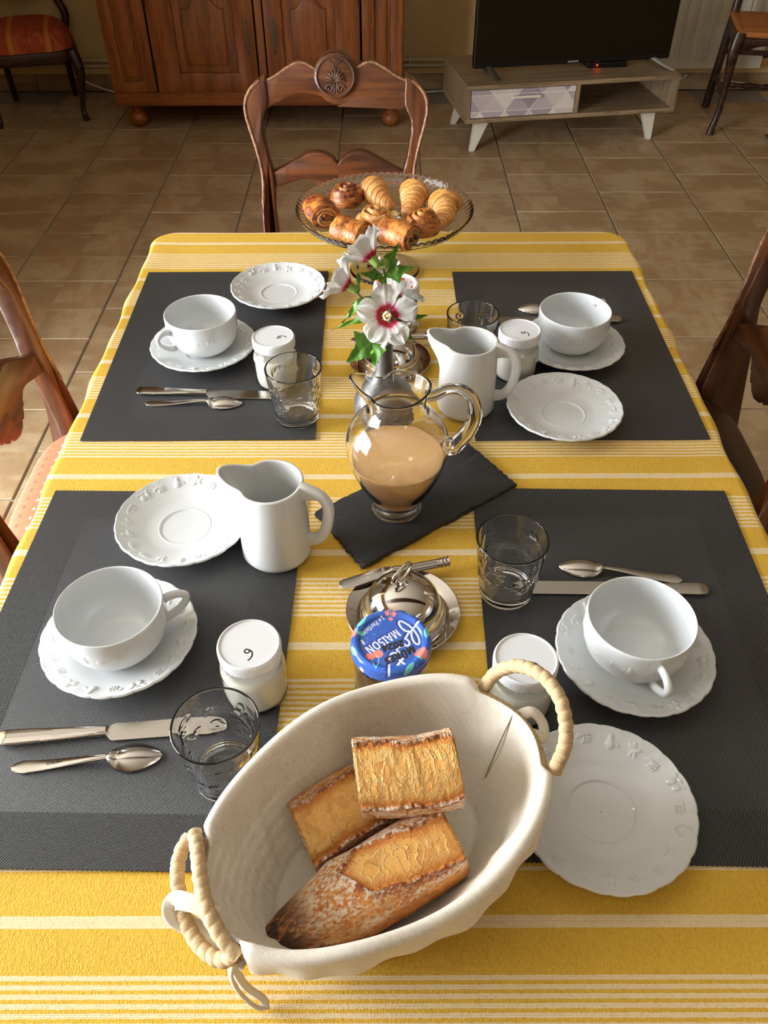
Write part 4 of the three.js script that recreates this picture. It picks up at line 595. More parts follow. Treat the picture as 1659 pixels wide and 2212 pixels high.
// ---------- yogurt jars ----------
{
  const nine = drawn(512, 512, (g, w) => { g.fillStyle = '#dcdee2'; g.fillRect(0, 0, w, w); g.strokeStyle = '#15151a'; g.lineWidth = 13; g.lineCap = 'round'; g.beginPath(); g.moveTo(268, 330); g.bezierCurveTo(258, 300, 222, 306, 226, 334); g.bezierCurveTo(232, 360, 272, 352, 268, 322); g.bezierCurveTo(300, 332, 304, 392, 262, 424); g.stroke(); });
  const blob = drawn(512, 512, (g, w) => { g.fillStyle = '#dcdee2'; g.fillRect(0, 0, w, w); g.strokeStyle = '#15151a'; g.fillStyle = '#15151a'; g.lineWidth = 17; g.lineCap = 'round'; g.beginPath(); g.ellipse(246, 336, 27, 20, -0.3, 0, 7); g.fill(); g.beginPath(); g.moveTo(252, 302); g.bezierCurveTo(290, 326, 302, 372, 276, 416); g.stroke(); });
  const lidM = std({ map: nine, roughness: 0.42 }), lidB = std({ map: blob, roughness: 0.42 });
  const gl = lathe([...prof([[0, 0.0012], [0.022, 0.001], [0.0262, 0.0008, 'c'], [0.0288, 0.003], [0.0296, 0.008], [0.0296, 0.030], [0.0292, 0.044], [0.0262, 0.0515], [0.0258, 0.056, 'c'], [0.0258, 0.0645, 'c'], [0.0242, 0.0645, 'c'], [0.0242, 0.054], [0.0268, 0.044], [0.0276, 0.03], [0.0276, 0.008], [0.0262, 0.0045], [0, 0.004]], 4)], 72);
  const yo = lathe(prof([[0, 0.0043], [0.026, 0.0047], [0.0273, 0.0085, 'c'], [0.0273, 0.0425, 'c'], [0.0262, 0.0460], [0.02, 0.0456], [0, 0.0455]], 4), 56);
  const side = surf(360, 6, (u, v, i, j) => { const a = u * Math.PI * 2, rib = j >= 1 && j <= 4 ? 0.00042 * (i % 3 === 0 ? -1 : 0) : 0; const yy = [0.0585, 0.0588, 0.0620, 0.0665, 0.0695, 0.0715, 0.0725][j], rr = [0.0272, 0.0282, 0.0284, 0.0286, 0.0286, 0.0280, 0.0268][j] + rib; return [rr * Math.cos(a), yy, rr * Math.sin(a)]; }, { closeU: true });
  const inner = lathe([[0.0268, 0.0725], [0.0262, 0.0722], [0.0257, 0.0714], [0.0254, 0.0713]], 96);
  const disc = surf(72, 3, (u, v) => { const a = u * Math.PI * 2, r = 0.0256 * (1 - v); return [r * Math.cos(a), 0.0713, r * Math.sin(a)]; }, { closeU: true, uv: (u, v, q) => [0.5 + q[0] / 0.054, 0.5 - q[2] / 0.054] });
  const under = lathe([[0.0, 0.0660], [0.0262, 0.0660], [0.0268, 0.0585], [0.0272, 0.0585]], 72);
  const yogM = phy({ color: new THREE.Color(0.86, 0.84, 0.72), roughness: 0.5 });
  const j = thing('yogurt_jar', 'glass yogurt jar with white lid on the near left placemat, behind the tumbler', 'jar', [-0.1200, TOP, -0.4585], 0.05, 'glass yogurt jars with marked white lids');
  part('glass_pot', gl, glass, j); part('yogurt', yo, yogM, j); const l = part('lid', [side, inner, under], plasticWhite, j); part('lid_top', disc, lidM, l, 'flat top marked with a handwritten 9');
  dup(j, 'glass yogurt jar with white lid partly behind the bread basket handle', [0.1235, TOP, -0.4420], 0.62, o => { o.traverse(k => { if (k.name === 'lid_top') k.material = lidB; }); });
  dup(j, 'glass yogurt jar with white lid on the far left placemat, behind the tumbler', [-0.1470, TOP, -0.9695], 1.45);
  dup(j, 'glass yogurt jar with white lid between the far jug and the far right cup', [0.1835, TOP, -0.9855], 0.55);
}
// ---------- slate board ----------
{
  const C = [[-0.080, -0.701], [0.101, -0.838], [0.159, -0.749], [-0.023, -0.615]], r = rng(14), pts = [];
  for (let k = 0; k < 4; k++) { const a = C[k], b = C[(k + 1) % 4], n = 46, l = Math.hypot(b[0] - a[0], b[1] - a[1]), nx = (b[1] - a[1]) / l, nz = -(b[0] - a[0]) / l; for (let i = 0; i < n; i++) { const t = i / n, w = (n2(t * 30 + k * 9, k * 5) - 0.5) * 0.0022 + (n2(t * 90 + k * 3, 4) - 0.5) * 0.0012; pts.push([lerp(a[0], b[0], t) + nx * w, lerp(a[1], b[1], t) + nz * w]); } }
  const n = pts.length, cx = 0.0393, cz = -0.7258;
  const rings = [[1, 0.0], [1.004, 0.0015], [0.998, 0.0035], [0.992, 0.0046], [0.978, 0.0055], [0.95, 0.0058], [0.6, 0.006], [0.2, 0.006], [0, 0.006]];
  const g = surf(n, rings.length - 1, (u, v, i, j) => { const q = pts[i % n], R = rings[j], ch = j > 0 && j < 5 ? (n2(i * 0.5, j * 9.1) - 0.5) : 0; const k = R[0] + ch * 0.014; return [(q[0] - cx) * k, R[1] + (j > 0 && j < 5 ? ch * 0.0011 : 0) + (j > 4 && j < 8 ? 0.0003 * (n2(q[0] * 300, q[1] * 300) - 0.5) : 0), (q[1] - cz) * k]; }, { closeU: true, flip: true, uv: (u, v, q) => [q[0], q[2]] });
  solo('slate_board', toCreasedNormals(g, 0.5), slateMat, 'dark slate serving board with chipped edges under the carafe', 'serving board', [cx, T + 0.0006, cz]);
}
// ---------- carafe ----------
const SL = T + 0.0068;
{
  const c = thing('carafe', 'round glass carafe of cloudy apple juice standing on the slate board', 'carafe', [0.0145, SL, -0.7085]);
  const outP = prof([[0, 0.0035], [0.018, 0.003], [0.0265, 0.0006, 'c'], [0.0285, 0.0008], [0.0288, 0.004], [0.0272, 0.0095], [0.0285, 0.013, 'c'], [0.0345, 0.027], [0.0455, 0.050], [0.0540, 0.076], [0.0558, 0.094], [0.0520, 0.112], [0.0430, 0.1255], [0.0340, 0.134], [0.0302, 0.1415], [0.0300, 0.149], [0.0325, 0.157], [0.0345, 0.1625]], 7);
  const inP = prof([[0.0324, 0.1625], [0.0305, 0.157], [0.0280, 0.149], [0.0282, 0.1415], [0.0322, 0.1325], [0.0415, 0.1235], [0.0500, 0.111], [0.0535, 0.094], [0.0517, 0.076], [0.0432, 0.051], [0.0322, 0.0295], [0.026, 0.0175], [0.014, 0.0135], [0, 0.0130]], 7);
  const spA = Math.PI + 0.28;
  const spout = (a, r, y) => { let d = a - spA; d = Math.atan2(Math.sin(d), Math.cos(d)); const k = Math.exp(-((d / 0.36) ** 2)), up = sstep(0.135, 0.1625, y), p = Math.exp(-(((Math.abs(d) - 0.75) / 0.28) ** 2)), b = Math.exp(-(((Math.abs(d) - Math.PI) / 0.9) ** 2)); return [r + up * (0.017 * k - 0.0035 * p), y + up * up * (0.008 * k + 0.006 * b - 0.002 * p)]; };
  const rim = []; for (let i = 1; i < 7; i++) { const t = i / 7 * Math.PI; rim.push([0.03345 + 0.00155 * Math.cos(t), 0.1625 + 0.0015 * Math.sin(t)]); }
  part('vessel', lathe([...outP, ...rim, ...inP], 120, (a, r, y) => spout(a, r, y)), glass, c);
  const ha = -0.12, hx = Math.cos(ha), hz = Math.sin(ha);
  const hp = [[0.0305, 0.152], [0.039, 0.1535], [0.052, 0.159], [0.066, 0.157], [0.079, 0.143], [0.083, 0.122], [0.077, 0.102], [0.068, 0.090], [0.0605, 0.082], [0.0558, 0.0835]].map(q => [q[0] * hx, q[1], q[0] * hz]);
  part('handle', tube(hp, v => { const k = 0.0068 + 0.0025 * sstep(0.35, 0.85, v) + 0.002 * Math.exp(-(((v - 1) / 0.07) ** 2)) ; return [k, k * 0.78]; }, { n: 70, seg: 20, up: [-hz, 0, hx] }), glass, c);
  const jl = 0.0785, jp = prof([[0, 0.0134], [0.0138, 0.0139], [0.0257, 0.018], [0.0319, 0.0298], [0.0429, 0.0512], [0.0513, 0.076], [0.0517, jl - 0.0006, 'c'], [0.0510, jl, 'c'], [0.03, jl], [0, jl]], 7);
  part('juice', lathe(jp, 96), phy({ color: new THREE.Color(0.92, 0.56, 0.25), roughness: 0.3, ior: 1.33, transmission: 0.15, thickness: 0.08, attenuationColor: new THREE.Color(0.9, 0.6, 0.25), attenuationDistance: 0.05 }), c, 'cloudy apple juice');
}

// ---------- butter dishes and their knives ----------
function butterDish(label, pos, turn) {
  const b = thing('butter_dish', label, 'butter dish', pos, turn, 'round metal butter dishes with domed lids');
  part('dish', lathe(prof([[0, 0.001], [0.03, 0.0006], [0.043, 0.001, 'c'], [0.048, 0.004], [0.0575, 0.0082, 'c'], [0.0582, 0.0090], [0.0573, 0.0094, 'c'], [0.047, 0.0058], [0.0425, 0.0040], [0.0415, 0.0105, 'c'], [0.0400, 0.0108], [0.0395, 0.004], [0, 0.0035]], 6), 96), polished, b);
  part('rim_ring', lathe([[0.0388, 0.0108], [0.0412, 0.0112], [0.0418, 0.0124], [0.0410, 0.0136], [0.0388, 0.0138]], 96), brass, b, 'brass ring');
  const dome = [[0.0392, 0.0138]]; for (let i = 0; i <= 26; i++) { const a = i / 26 * Math.PI / 2; dome.push([0.0388 * Math.cos(a), 0.0142 + 0.0345 * Math.sin(a)]); }
  part('dome', lathe(dome, 96), polished, b);
  part('handle', [tube(Array.from({ length: 24 }, (_, i) => { const a = i / 12 * Math.PI; return [0.0112 * Math.cos(a) + 0.003 * Math.sin(a), 0.0602 + 0.0088 * Math.sin(a), -0.003 - 0.005 * Math.cos(a)]; }), () => [0.0026, 0.0014], { n: 48, seg: 10, closed: true }), lathe(prof([[0, 0.0480], [0.004, 0.0482], [0.003, 0.0502], [0.0022, 0.0515], [0, 0.0515]], 4), 16)], polished, b);
  return b;
}
const bd = butterDish('round metal butter dish with domed lid, behind the blue jam jar lid', [0.0190, T, -0.552], 0.4);
dup(bd, 'round metal butter dish with domed lid, behind the pewter vase', [0.0090, T, -1.0165], 0.2);
{
  const ridge = (v, a) => v > 0.5 && v < 0.9 ? 1 + 0.1 * Math.cos(a * 10) : 1;
  const knife = tube([[-0.060, 0, 0.004], [-0.048, 0, 0.003], [-0.03, 0, 0], [-0.012, 0, -0.003], [0, 0, -0.002], [0.012, 0, 0], [0.03, 0, 0], [0.06, 0, 0]], (v, a) => { const bl = 1 - sstep(0.40, 0.5, v); const e = Math.sqrt(clamp(1 - ((0.06 - v) / 0.06) ** 2 * (v < 0.06 ? 1 : 0))); const w = lerp(0.0046, 0.0070, bl) * (v < 0.06 ? Math.max(e, 0.08) : 1), h = lerp(0.0042, 0.0009, bl); const ring = v > 0.9 ? 1.16 + 0.16 * Math.cos((v - 0.9) * 190) : 1, k = ridge(v, a) * ring; return [w * k, h * k]; }, { n: 150, seg: 40, up: [0, 1, 0] });
  const kn = part(numbered('butter_knife'), knife, steel, scene); tag(kn, 'small butter knife with ringed handle across the near butter dish', 'butter knife', 'small butter knives on the butter dishes');
  kn.position.set(0.0105, T + 0.0148, -0.5985); kn.rotation.set(0, 0.235, 0.025);
  const k2 = dup(kn, 'small butter knife lying behind the far butter dish', [0.012, T + 0.0140, -1.0645], 0.03); k2.rotation.set(0, 0.03, 0.02);
}

// ---------- jam jars ----------
{
  const lid = drawn(1024, 1024, (g, w) => {
    const C = w / 2; g.fillStyle = '#2f5fc0'; g.fillRect(0, 0, w, w);
    const rr = rng(9); g.fillStyle = '#bfe6f2'; for (let i = 0; i < 26; i++) { const a = rr() * 6.28, r = 150 + rr() * 340; g.beginPath(); g.arc(C + r * Math.cos(a), C + r * Math.sin(a), 5, 0, 7); g.fill(); }
    const leaf = (x, y, a, l, wd) => { g.save(); g.translate(x, y); g.rotate(a); g.fillStyle = '#7ad4cf'; g.beginPath(); g.moveTo(-l / 2, 0); g.quadraticCurveTo(0, -wd, l / 2, 0); g.quadraticCurveTo(0, wd, -l / 2, 0); g.fill(); g.strokeStyle = '#3aa7a8'; g.lineWidth = 5; g.beginPath(); g.moveTo(-l / 2, 0); g.lineTo(l / 2 * 0.8, 0); g.stroke(); g.restore(); };
    const straw = (x, y, a, s) => { g.save(); g.translate(x, y); g.rotate(a); g.fillStyle = '#ef7d78'; g.beginPath(); g.moveTo(0, s); g.bezierCurveTo(-s * 1.2, s * 0.1, -s, -s * 0.8, 0, -s * 0.7); g.bezierCurveTo(s, -s * 0.8, s * 1.2, s * 0.1, 0, s); g.fill(); g.fillStyle = '#fbe6df'; for (let i = -2; i <= 2; i++) for (let j = -1; j <= 2; j++) { g.beginPath(); g.ellipse(i * s * 0.3 + (j % 2) * s * 0.15, j * s * 0.3, 4, 7, 0, 0, 7); g.fill(); } leaf(0, -s * 0.75, 0.3, s * 0.9, s * 0.3); g.restore(); };
    const cherry = (x, y) => { g.strokeStyle = '#7ad4cf'; g.lineWidth = 10; g.beginPath(); g.moveTo(x, y); g.quadraticCurveTo(x + 20, y + 90, x + 60, y + 170); g.moveTo(x + 85, y - 30); g.quadraticCurveTo(x + 100, y + 80, x + 62, y + 170); g.stroke(); g.fillStyle = '#ef7d78'; g.beginPath(); g.arc(x, y, 50, 0, 7); g.fill(); g.fillStyle = '#f28b83'; g.beginPath(); g.arc(x + 85, y - 30, 52, 0, 7); g.fill(); g.fillStyle = '#fff'; g.beginPath(); g.arc(x - 14, y + 22, 8, 0, 7); g.arc(x + 70, y, 8, 0, 7); g.fill(); };
    const berries = (x, y) => { g.strokeStyle = '#7ad4cf'; g.lineWidth = 7; g.beginPath(); g.moveTo(x, y - 80); g.lineTo(x, y + 60); g.stroke(); g.fillStyle = '#ef7d78'; for (const [a, b] of [[-30, -60], [40, -55], [-38, 0], [34, 5], [0, 62]]) { g.beginPath(); g.arc(x + a, y + b, 27, 0, 7); g.fill(); } g.fillStyle = '#fff'; for (const [a, b] of [[-30, -60], [40, -55], [-38, 0], [34, 5], [0, 62]]) { g.beginPath(); g.arc(x + a + 8, y + b + 6, 5, 0, 7); g.fill(); } };
    // positions as seen lying on the table: x right, y toward the viewer
    leaf(300, 120, -0.2, 190, 60); leaf(190, 270, -1.0, 190, 60); leaf(720, 130, 0.6, 190, 60); leaf(905, 400, -1.4, 200, 70); leaf(90, 640, 0.9, 190, 70); leaf(700, 890, -1.0, 190, 60); leaf(190, 420, -0.1, 110, 50);
    berries(510, 150); straw(70, 400, 1.4, 95); straw(835, 690, 3.5, 90); cherry(290, 720); straw(140, 870, 0.4, 40);
    // lettering, read from the far side
    const K = 871 / 1405, X = x => 512 + (x - 830) * K, Y = y => 512 + (y - 640) * K / 0.8;
    const word = (t, x, y, rot, font, sx, col, shadow) => { g.save(); g.translate(X(x), Y(y)); g.textAlign = 'center'; g.font = font; if (shadow) for (let k = 22; k > 0; k -= 2) { g.save(); g.translate(-k, -k * 0.45); g.rotate(rot); g.scale(sx, 1); g.fillStyle = '#223a94'; g.fillText(t, 0, 52); g.restore(); } g.rotate(rot); g.scale(sx, 1); g.fillStyle = col; g.fillText(t, 0, 52); g.restore(); };
    word('MAISON', 690, 655, 2.5, 'bold 152px sans-serif', 0.72, '#e3ebf8', true);
    const path = (pts, dx, dy) => { g.beginPath(); pts.forEach((q, i) => { const x = X(q[0]) + dx, y = Y(q[1]) + dy; if (!i) g.moveTo(x, y); else { const n = pts[Math.min(i + 1, pts.length - 1)]; g.quadraticCurveTo(x, y, (x + X(n[0]) + dx) / 2, (y + Y(n[1]) + dy) / 2); } }); g.stroke(); };
    const strokes = [[[1335, 315], [1200, 430], [1180, 520], [1205, 640], [1265, 710], [1325, 700], [1315, 590], [1250, 480], [1190, 410], [1090, 330], [985, 280], [965, 340], [1020, 430], [1100, 485], [1165, 465], [1110, 555], [1075, 610]], [[1080, 610], [1135, 640], [1155, 700], [1105, 745], [1060, 700], [1060, 735], [1000, 745], [925, 775], [935, 830], [1000, 855]], [[935, 860], [850, 845], [808, 900], [795, 1000], [788, 1230]], [[935, 1055], [1045, 930]], [[955, 955], [1055, 1050]], [[320, 640], [360, 695]]];
    g.lineJoin = g.lineCap = 'round'; g.strokeStyle = '#223a94'; g.lineWidth = 30; for (const q of strokes) { path(q, -20, -8); path(q, -11, -4); }
    g.strokeStyle = '#dfe9fb'; g.lineWidth = 25; for (const q of strokes) path(q, 0, 0);
    word('Le Parfait', 565, 385, 2.36, 'italic bold 74px serif', 0.82, '#e9eefb', false);
    const hand = (t, x, y, rot, size, sx) => { g.save(); g.translate(X(x), Y(y)); g.rotate(rot); g.scale(sx, 1); g.transform(1, 0, -0.1, 1, 0, 0); g.textAlign = 'center'; g.font = 'bold ' + size + 'px sans-serif'; g.fillStyle = g.strokeStyle = '#120d16'; g.lineWidth = 9; g.strokeText(t, 0, size * 0.36); g.fillText(t, 0, size * 0.36); g.restore(); };
    hand('M\u00dbRES', 985, 890, 2.64, 116, 0.94); hand('2024', 865, 735, 2.8, 116, 0.98);
  });
  const lidM = phy({ map: lid, roughness: 0.22, clearcoat: 0.6, clearcoatRoughness: 0.08 });
  const flat = (R) => (u, v, q) => [0.5 + q[0] / (2 * R), 0.5 - q[2] / (2 * R)];
  const lidGeo = (R, H, top) => { const P = prof([[R - 0.0012, H - 0.013], [R + 0.0004, H - 0.0128], [R, H - 0.011], [R, H - 0.004], [R - 0.0012, H - 0.0012], [R - 0.004, H, 'c'], [R - 0.0065, H - 0.0006], [R - 0.0085, H - 0.0022, 'c'], [R * 0.5, H - 0.002], [0, H - 0.0018]], 5); const L = [0]; for (let i = P.length - 2; i >= 0; i--) L.push(0); return lathe(P, 96, null, { uv: (u, v, q) => { const rr = Math.hypot(q[0], q[2]), d = Math.max(0, (H - q[1]) - 0.0025) , k = rr > 1e-6 ? (Math.min(rr, R) + (rr > R - 0.002 ? d * 0.8 : 0)) / rr : 1; return [0.5 + q[0] * k / (2.35 * R), 0.5 - q[2] * k / (2.35 * R)]; } }); };
  const potGeo = (R, H) => lathe(prof([[0, 0.0015], [R - 0.006, 0.001], [R - 0.002, 0.0015, 'c'], [R - 0.0003, 0.004], [R, 0.01], [R, H - 0.022], [R - 0.002, H - 0.014], [R - 0.003, H - 0.003, 'c'], [R - 0.005, H - 0.003, 'c'], [R - 0.0045, H - 0.014], [R - 0.0024, H - 0.022], [R - 0.0024, 0.01], [R - 0.004, 0.005], [0, 0.0045]], 4), 72);
  const jamGeo = (R, H) => lathe(prof([[0, 0.0048], [R - 0.0045, 0.0053], [R - 0.0027, 0.01, 'c'], [R - 0.0027, H - 0.024], [R - 0.0046, H - 0.017, 'c'], [0, H - 0.017]], 4), 48);
  const a = thing('jam_jar', 'jam jar with blue fruit printed lid standing behind the bread basket', 'jar', [0.0060, T, -0.4605]);
  part('glass_pot', potGeo(0.0340, 0.0745), glass, a); part('jam', jamGeo(0.0340, 0.0745), phy({ color: new THREE.Color(0.045, 0.012, 0.02), roughness: 0.2 }), a); part('lid', lidGeo(0.0358, 0.0772), lidM, a, 'blue lid printed with fruit and lettering');
  const lid2 = drawn(512, 512, (g, w) => { const C = 256; g.fillStyle = '#e9eaee'; g.fillRect(0, 0, w, w);
    const fruit = (x, y, rx, ry, a, c) => { g.save(); g.translate(x, y); g.rotate(a); g.fillStyle = c; g.beginPath(); g.ellipse(0, 0, rx, ry, 0, 0, 7); g.fill(); g.restore(); };
    fruit(305, 165, 34, 30, 0.3, '#d4363c'); fruit(255, 260, 50, 36, -0.2, '#f3b23a'); fruit(255, 275, 30, 16, -0.2, '#e88a26'); fruit(360, 318, 58, 26, -0.1, '#cf3a30'); fruit(385, 330, 30, 16, 0.5, '#e4572e'); fruit(120, 300, 40, 28, 0.6, '#d4363c'); fruit(180, 400, 46, 28, -0.4, '#f3b23a'); fruit(95, 190, 26, 40, 0.4, '#ef7a2c'); fruit(300, 440, 46, 24, 0, '#d4363c');
    const r2 = rng(4); for (let i = 0; i < 14; i++) { const an = i / 14 * 6.283 + r2() * 0.2; fruit(C + 236 * Math.cos(an), C + 236 * Math.sin(an), 22, 12, an, ['#d4363c', '#f3b23a', '#ef7a2c'][i % 3]); }
    g.save(); g.translate(395, 205); g.rotate(Math.PI + 0.42); g.fillStyle = '#c8252f'; g.textAlign = 'center'; g.font = 'italic bold 44px serif'; g.fillText('Lucie', 0, -6); g.font = 'italic 34px serif'; g.fillText('de Rosé', -6, 34); g.restore(); });
  const b = thing('jam_jar', 'amber jam jar with white fruit printed lid behind the flowers', 'jar', [0.0187, T, -1.1070]);
  part('glass_pot', potGeo(0.0320, 0.0760), glass, b); part('jam', jamGeo(0.0320, 0.0760), phy({ color: new THREE.Color(0.42, 0.11, 0.015), roughness: 0.2, transmission: 0.25, thickness: 0.05, ior: 1.4 }), b); part('lid', lidGeo(0.0335, 0.0787), phy({ map: lid2, roughness: 0.25, clearcoat: 0.5 }), b, 'white lid printed with fruit and red script');
}

// ---------- glass cake stand ----------
{
  const c = thing('cake_stand', 'clear glass cake stand with scalloped rim at the far end of the table', 'cake stand', [0.002, T, -1.3]);
  const sc = (a, r, y) => { const t = sstep(0.128, 0.139, r), s = Math.pow(Math.abs(Math.sin(a * 36)), 0.75); return [r + t * 0.0014 * (s - 0.5), y + t * 0.0030 * (s - 0.4)]; };
  const R = 0.1405, P = [...prof([[0, 0.090], [0.05, 0.0902], [0.118, 0.0912], [0.127, 0.0922, 'c'], [0.1345, 0.0965], [R - 0.001, 0.1045], [R + 0.0006, 0.1065], [R - 0.0004, 0.1078, 'c'], [R - 0.0028, 0.1062], [0.1325, 0.0998], [0.126, 0.0958, 'c'], [0.117, 0.0952], [0.05, 0.0945], [0, 0.0945]], 4)];
  part('plate', lathe(P, 432, sc), glass, c);
  part('foot', lathe([...prof([[0.0, 0.003], [0.03, 0.004], [0.050, 0.0012, 'c'], [0.0575, 0.0006], [0.0585, 0.0022], [0.056, 0.0050], [0.045, 0.0085], [0.028, 0.014], [0.0155, 0.024], [0.0120, 0.038], [0.0165, 0.047], [0.0115, 0.056], [0.0125, 0.070], [0.020, 0.083], [0.027, 0.0893, 'c'], [0, 0.0893]], 6)], 96), glass, c);
}

// ---------- pastries ----------
const PY = T + 0.0947;
{
  const bake = (seed, dark, mid, light) => [pix(512, 512, (u, v) => { const a = fbm(u * 6 + seed, v * 6, 4), b = fbm(u * 20, v * 20 + seed, 3), s = n2(u * 70, v * 70 + seed); let c = mixc(light, mid, sstep(0.3, 0.62, a)); c = mixc(c, dark, sstep(0.48, 0.72, b * 0.6 + a * 0.4)); if (s > 0.9) c = mulc(c, 0.82); return c; }), pix(256, 256, (u, v) => 0.6 * fbm(u * 16 + seed, v * 16, 4) + 0.4 * n2(u * 90, v * 90), false)];
  const [gT, gB] = bake(2, [116, 54, 16], [172, 96, 34], [208, 138, 62]);
  const [cT] = bake(7, [168, 96, 34], [212, 146, 70], [232, 184, 118]);
  const [dT] = bake(11, [80, 34, 10], [150, 74, 24], [198, 120, 50]);
  const mk = t => phy({ map: t, bumpMap: gB, bumpScale: 0.0012, roughness: 0.42, clearcoat: 0.35, clearcoatRoughness: 0.35 });
  const golden = mk(gT), pale = mk(cT), dark = mk(dT), inside = std({ color: new THREE.Color(0.66, 0.42, 0.18), roughness: 0.7 }), choc = std({ color: new THREE.Color(0.035, 0.014, 0.010), roughness: 0.45 });
  // pain au chocolat: flattened roll along x with its layered ends
  const roll = (label, x, z, turn, mat, L = 0.060, W = 0.021, H = 0.034, seed = 1) => {
    const o = thing('chocolate_roll', label, 'pastry', [x, PY, z], turn, 'small chocolate rolls on the cake stand');
    const g = surf(48, 40, (u, v) => { const a = u * Math.PI * 2, e = v * 2 - 1, k = Math.pow(Math.max(0, 1 - Math.pow(Math.abs(e), 7)), 0.32), w = 1 + 0.05 * n2(v * 6 + seed, u * 5) + 0.05 * Math.sin(e * 5 + seed); const cy = Math.cos(a), sy = Math.sin(a); let yy = H / 2 + sy * H / 2 * (sy < 0 ? 0.92 : w) * lerp(0.8, 1, k); if (Math.abs(e) > 0.985) { return [e * L / 2, H / 2 + sy * H / 2 * 0.62 * k * 2, cy * W * 0.72 * k * 2]; } const seam = 0.0014 * Math.exp(-((((a - 0.9 + e * 0.2) % 6.283) / 0.12) ** 2)); return [e * L / 2, Math.max(0.0003, yy - seam), cy * W * w * (0.84 + 0.16 * k)]; }, { closeU: true, uv: (u, v) => [u, v * 0.8 + seed * 0.13] });
    part('crust', g, mat, o);
    for (const s of [-1, 1]) { const sp = []; for (let i = 0; i <= 40; i++) { const t = i / 40, a = t * 6.283 * 2.1 + 0.5, r = 0.95 - 0.62 * t; sp.push([s * (L / 2 - 0.001 - 0.0015 * (1 - t)), H / 2 + Math.sin(a) * r * H * 0.40, Math.cos(a) * r * W * 0.80]); } part('layered_end', tube(sp, 0.0023, { n: 90, seg: 7 }), pale, o); for (const q of [-1, 1]) part('chocolate', at(new THREE.SphereGeometry(0.0036, 12, 8), s * (L / 2 + 0.0006), H / 2 + q * 0.0008, q * W * 0.33), choc, o); }
    return o;
  };
  roll('dark baked chocolate roll at the left rim of the cake stand', -0.097, -1.270, -1.2, dark, 0.055, 0.0235, 0.038, 2);
  roll('glossy chocolate roll at the front of the cake stand, left one of two', -0.0490, -1.200, -0.60, golden, 0.053, 0.0225, 0.037, 4);
  roll('glossy chocolate roll at the front of the cake stand, right one of two', 0.0210, -1.191, -0.62, golden, 0.056, 0.0230, 0.038, 7);
  // raisin whirls
  const whirl = (label, x, z, turn, mat, R = 0.026, H = 0.024, tilt = 0, seed = 1) => {
    const o = thing('raisin_whirl', label, 'pastry', [x, PY, z], turn, 'small raisin whirls on the cake stand'); 
    const coil = []; for (let i = 0; i <= 60; i++) { const t = i / 60, a = t * 6.283 * 2.6, r = R * (0.10 + 0.74 * (1 - t)); coil.push([r * Math.cos(a), H * 0.52 + 0.0045 * Math.sin(t * 2.5) + (t > 0.6 ? 0.003 : 0), r * Math.sin(a) * 0.85]); }
    part('coil', tube(coil, (v) => [lerp(0.0052, 0.0040, v) * (1 + 0.12 * n2(v * 30, seed)), H * 0.46 * (1 + 0.10 * n2(v * 24 + seed, 3))], { n: 170, seg: 16, up: [0, 1, 0], uv: (u, v) => [u * 0.6, v * 3 + seed * 0.2] }), mat, o);
    part('base', lathe(prof([[0, 0.001], [R * 0.8, 0.0005], [R * 0.96, 0.006], [R * 0.94, H * 0.6], [R * 0.7, H * 0.8], [0, H * 0.72]], 4), 40, (a, r, y) => [r * (1 + 0.03 * Math.sin(a * 3 + seed)) , y]), mat, o);
    const r2 = rng(seed); for (let i = 0; i < 6; i++) { const a = r2() * 6.28, r = R * (0.2 + 0.5 * r2()); const m = part('raisin', at(new THREE.SphereGeometry(0.0042, 12, 8), 0, 0, 0), choc, o); m.position.set(r * Math.cos(a), H * 1.0, r * Math.sin(a) * 0.85); m.scale.set(1.2, 0.8, 0.9); }
    return o;
  };
  whirl('dark raisin whirl at the back left of the cake stand', -0.0590, -1.341, 0.3, dark, 0.0275, 0.027, 0, 3);
  whirl('pale golden raisin whirl in the middle of the cake stand', -0.0130, -1.260, 2.1, pale, 0.0310, 0.023, 0, 5);
  whirl('raisin whirl at the right front of the cake stand', 0.0600, -1.236, 4.0, golden, 0.0285, 0.029, 0, 8);
  // croissants: ridged crescents, one horn toward the viewer
  const skew = (u, v) => v * 7.6 + 0.35 * Math.sin(v * 9) + 0.4 * Math.sin(u * 6.283 + 1) + 0.8;
  const crT = pix(512, 512, (u, v) => { const ph = skew(u, v) % 1, a = fbm(u * 8, v * 26, 4), b = n2(u * 22, v * 70); let c = mixc([222, 164, 92], [200, 128, 54], sstep(0.3, 0.7, a)); c = mixc(c, [236, 192, 126], (1 - sstep(0.0, 0.28, ph)) * 0.75); c = mixc(c, [164, 88, 30], sstep(0.74, 0.98, ph) * (0.2 + 0.45 * b)); return c; });
  const crM = phy({ map: crT, bumpMap: gB, bumpScale: 0.0010, roughness: 0.42, clearcoat: 0.3, clearcoatRoughness: 0.35 });
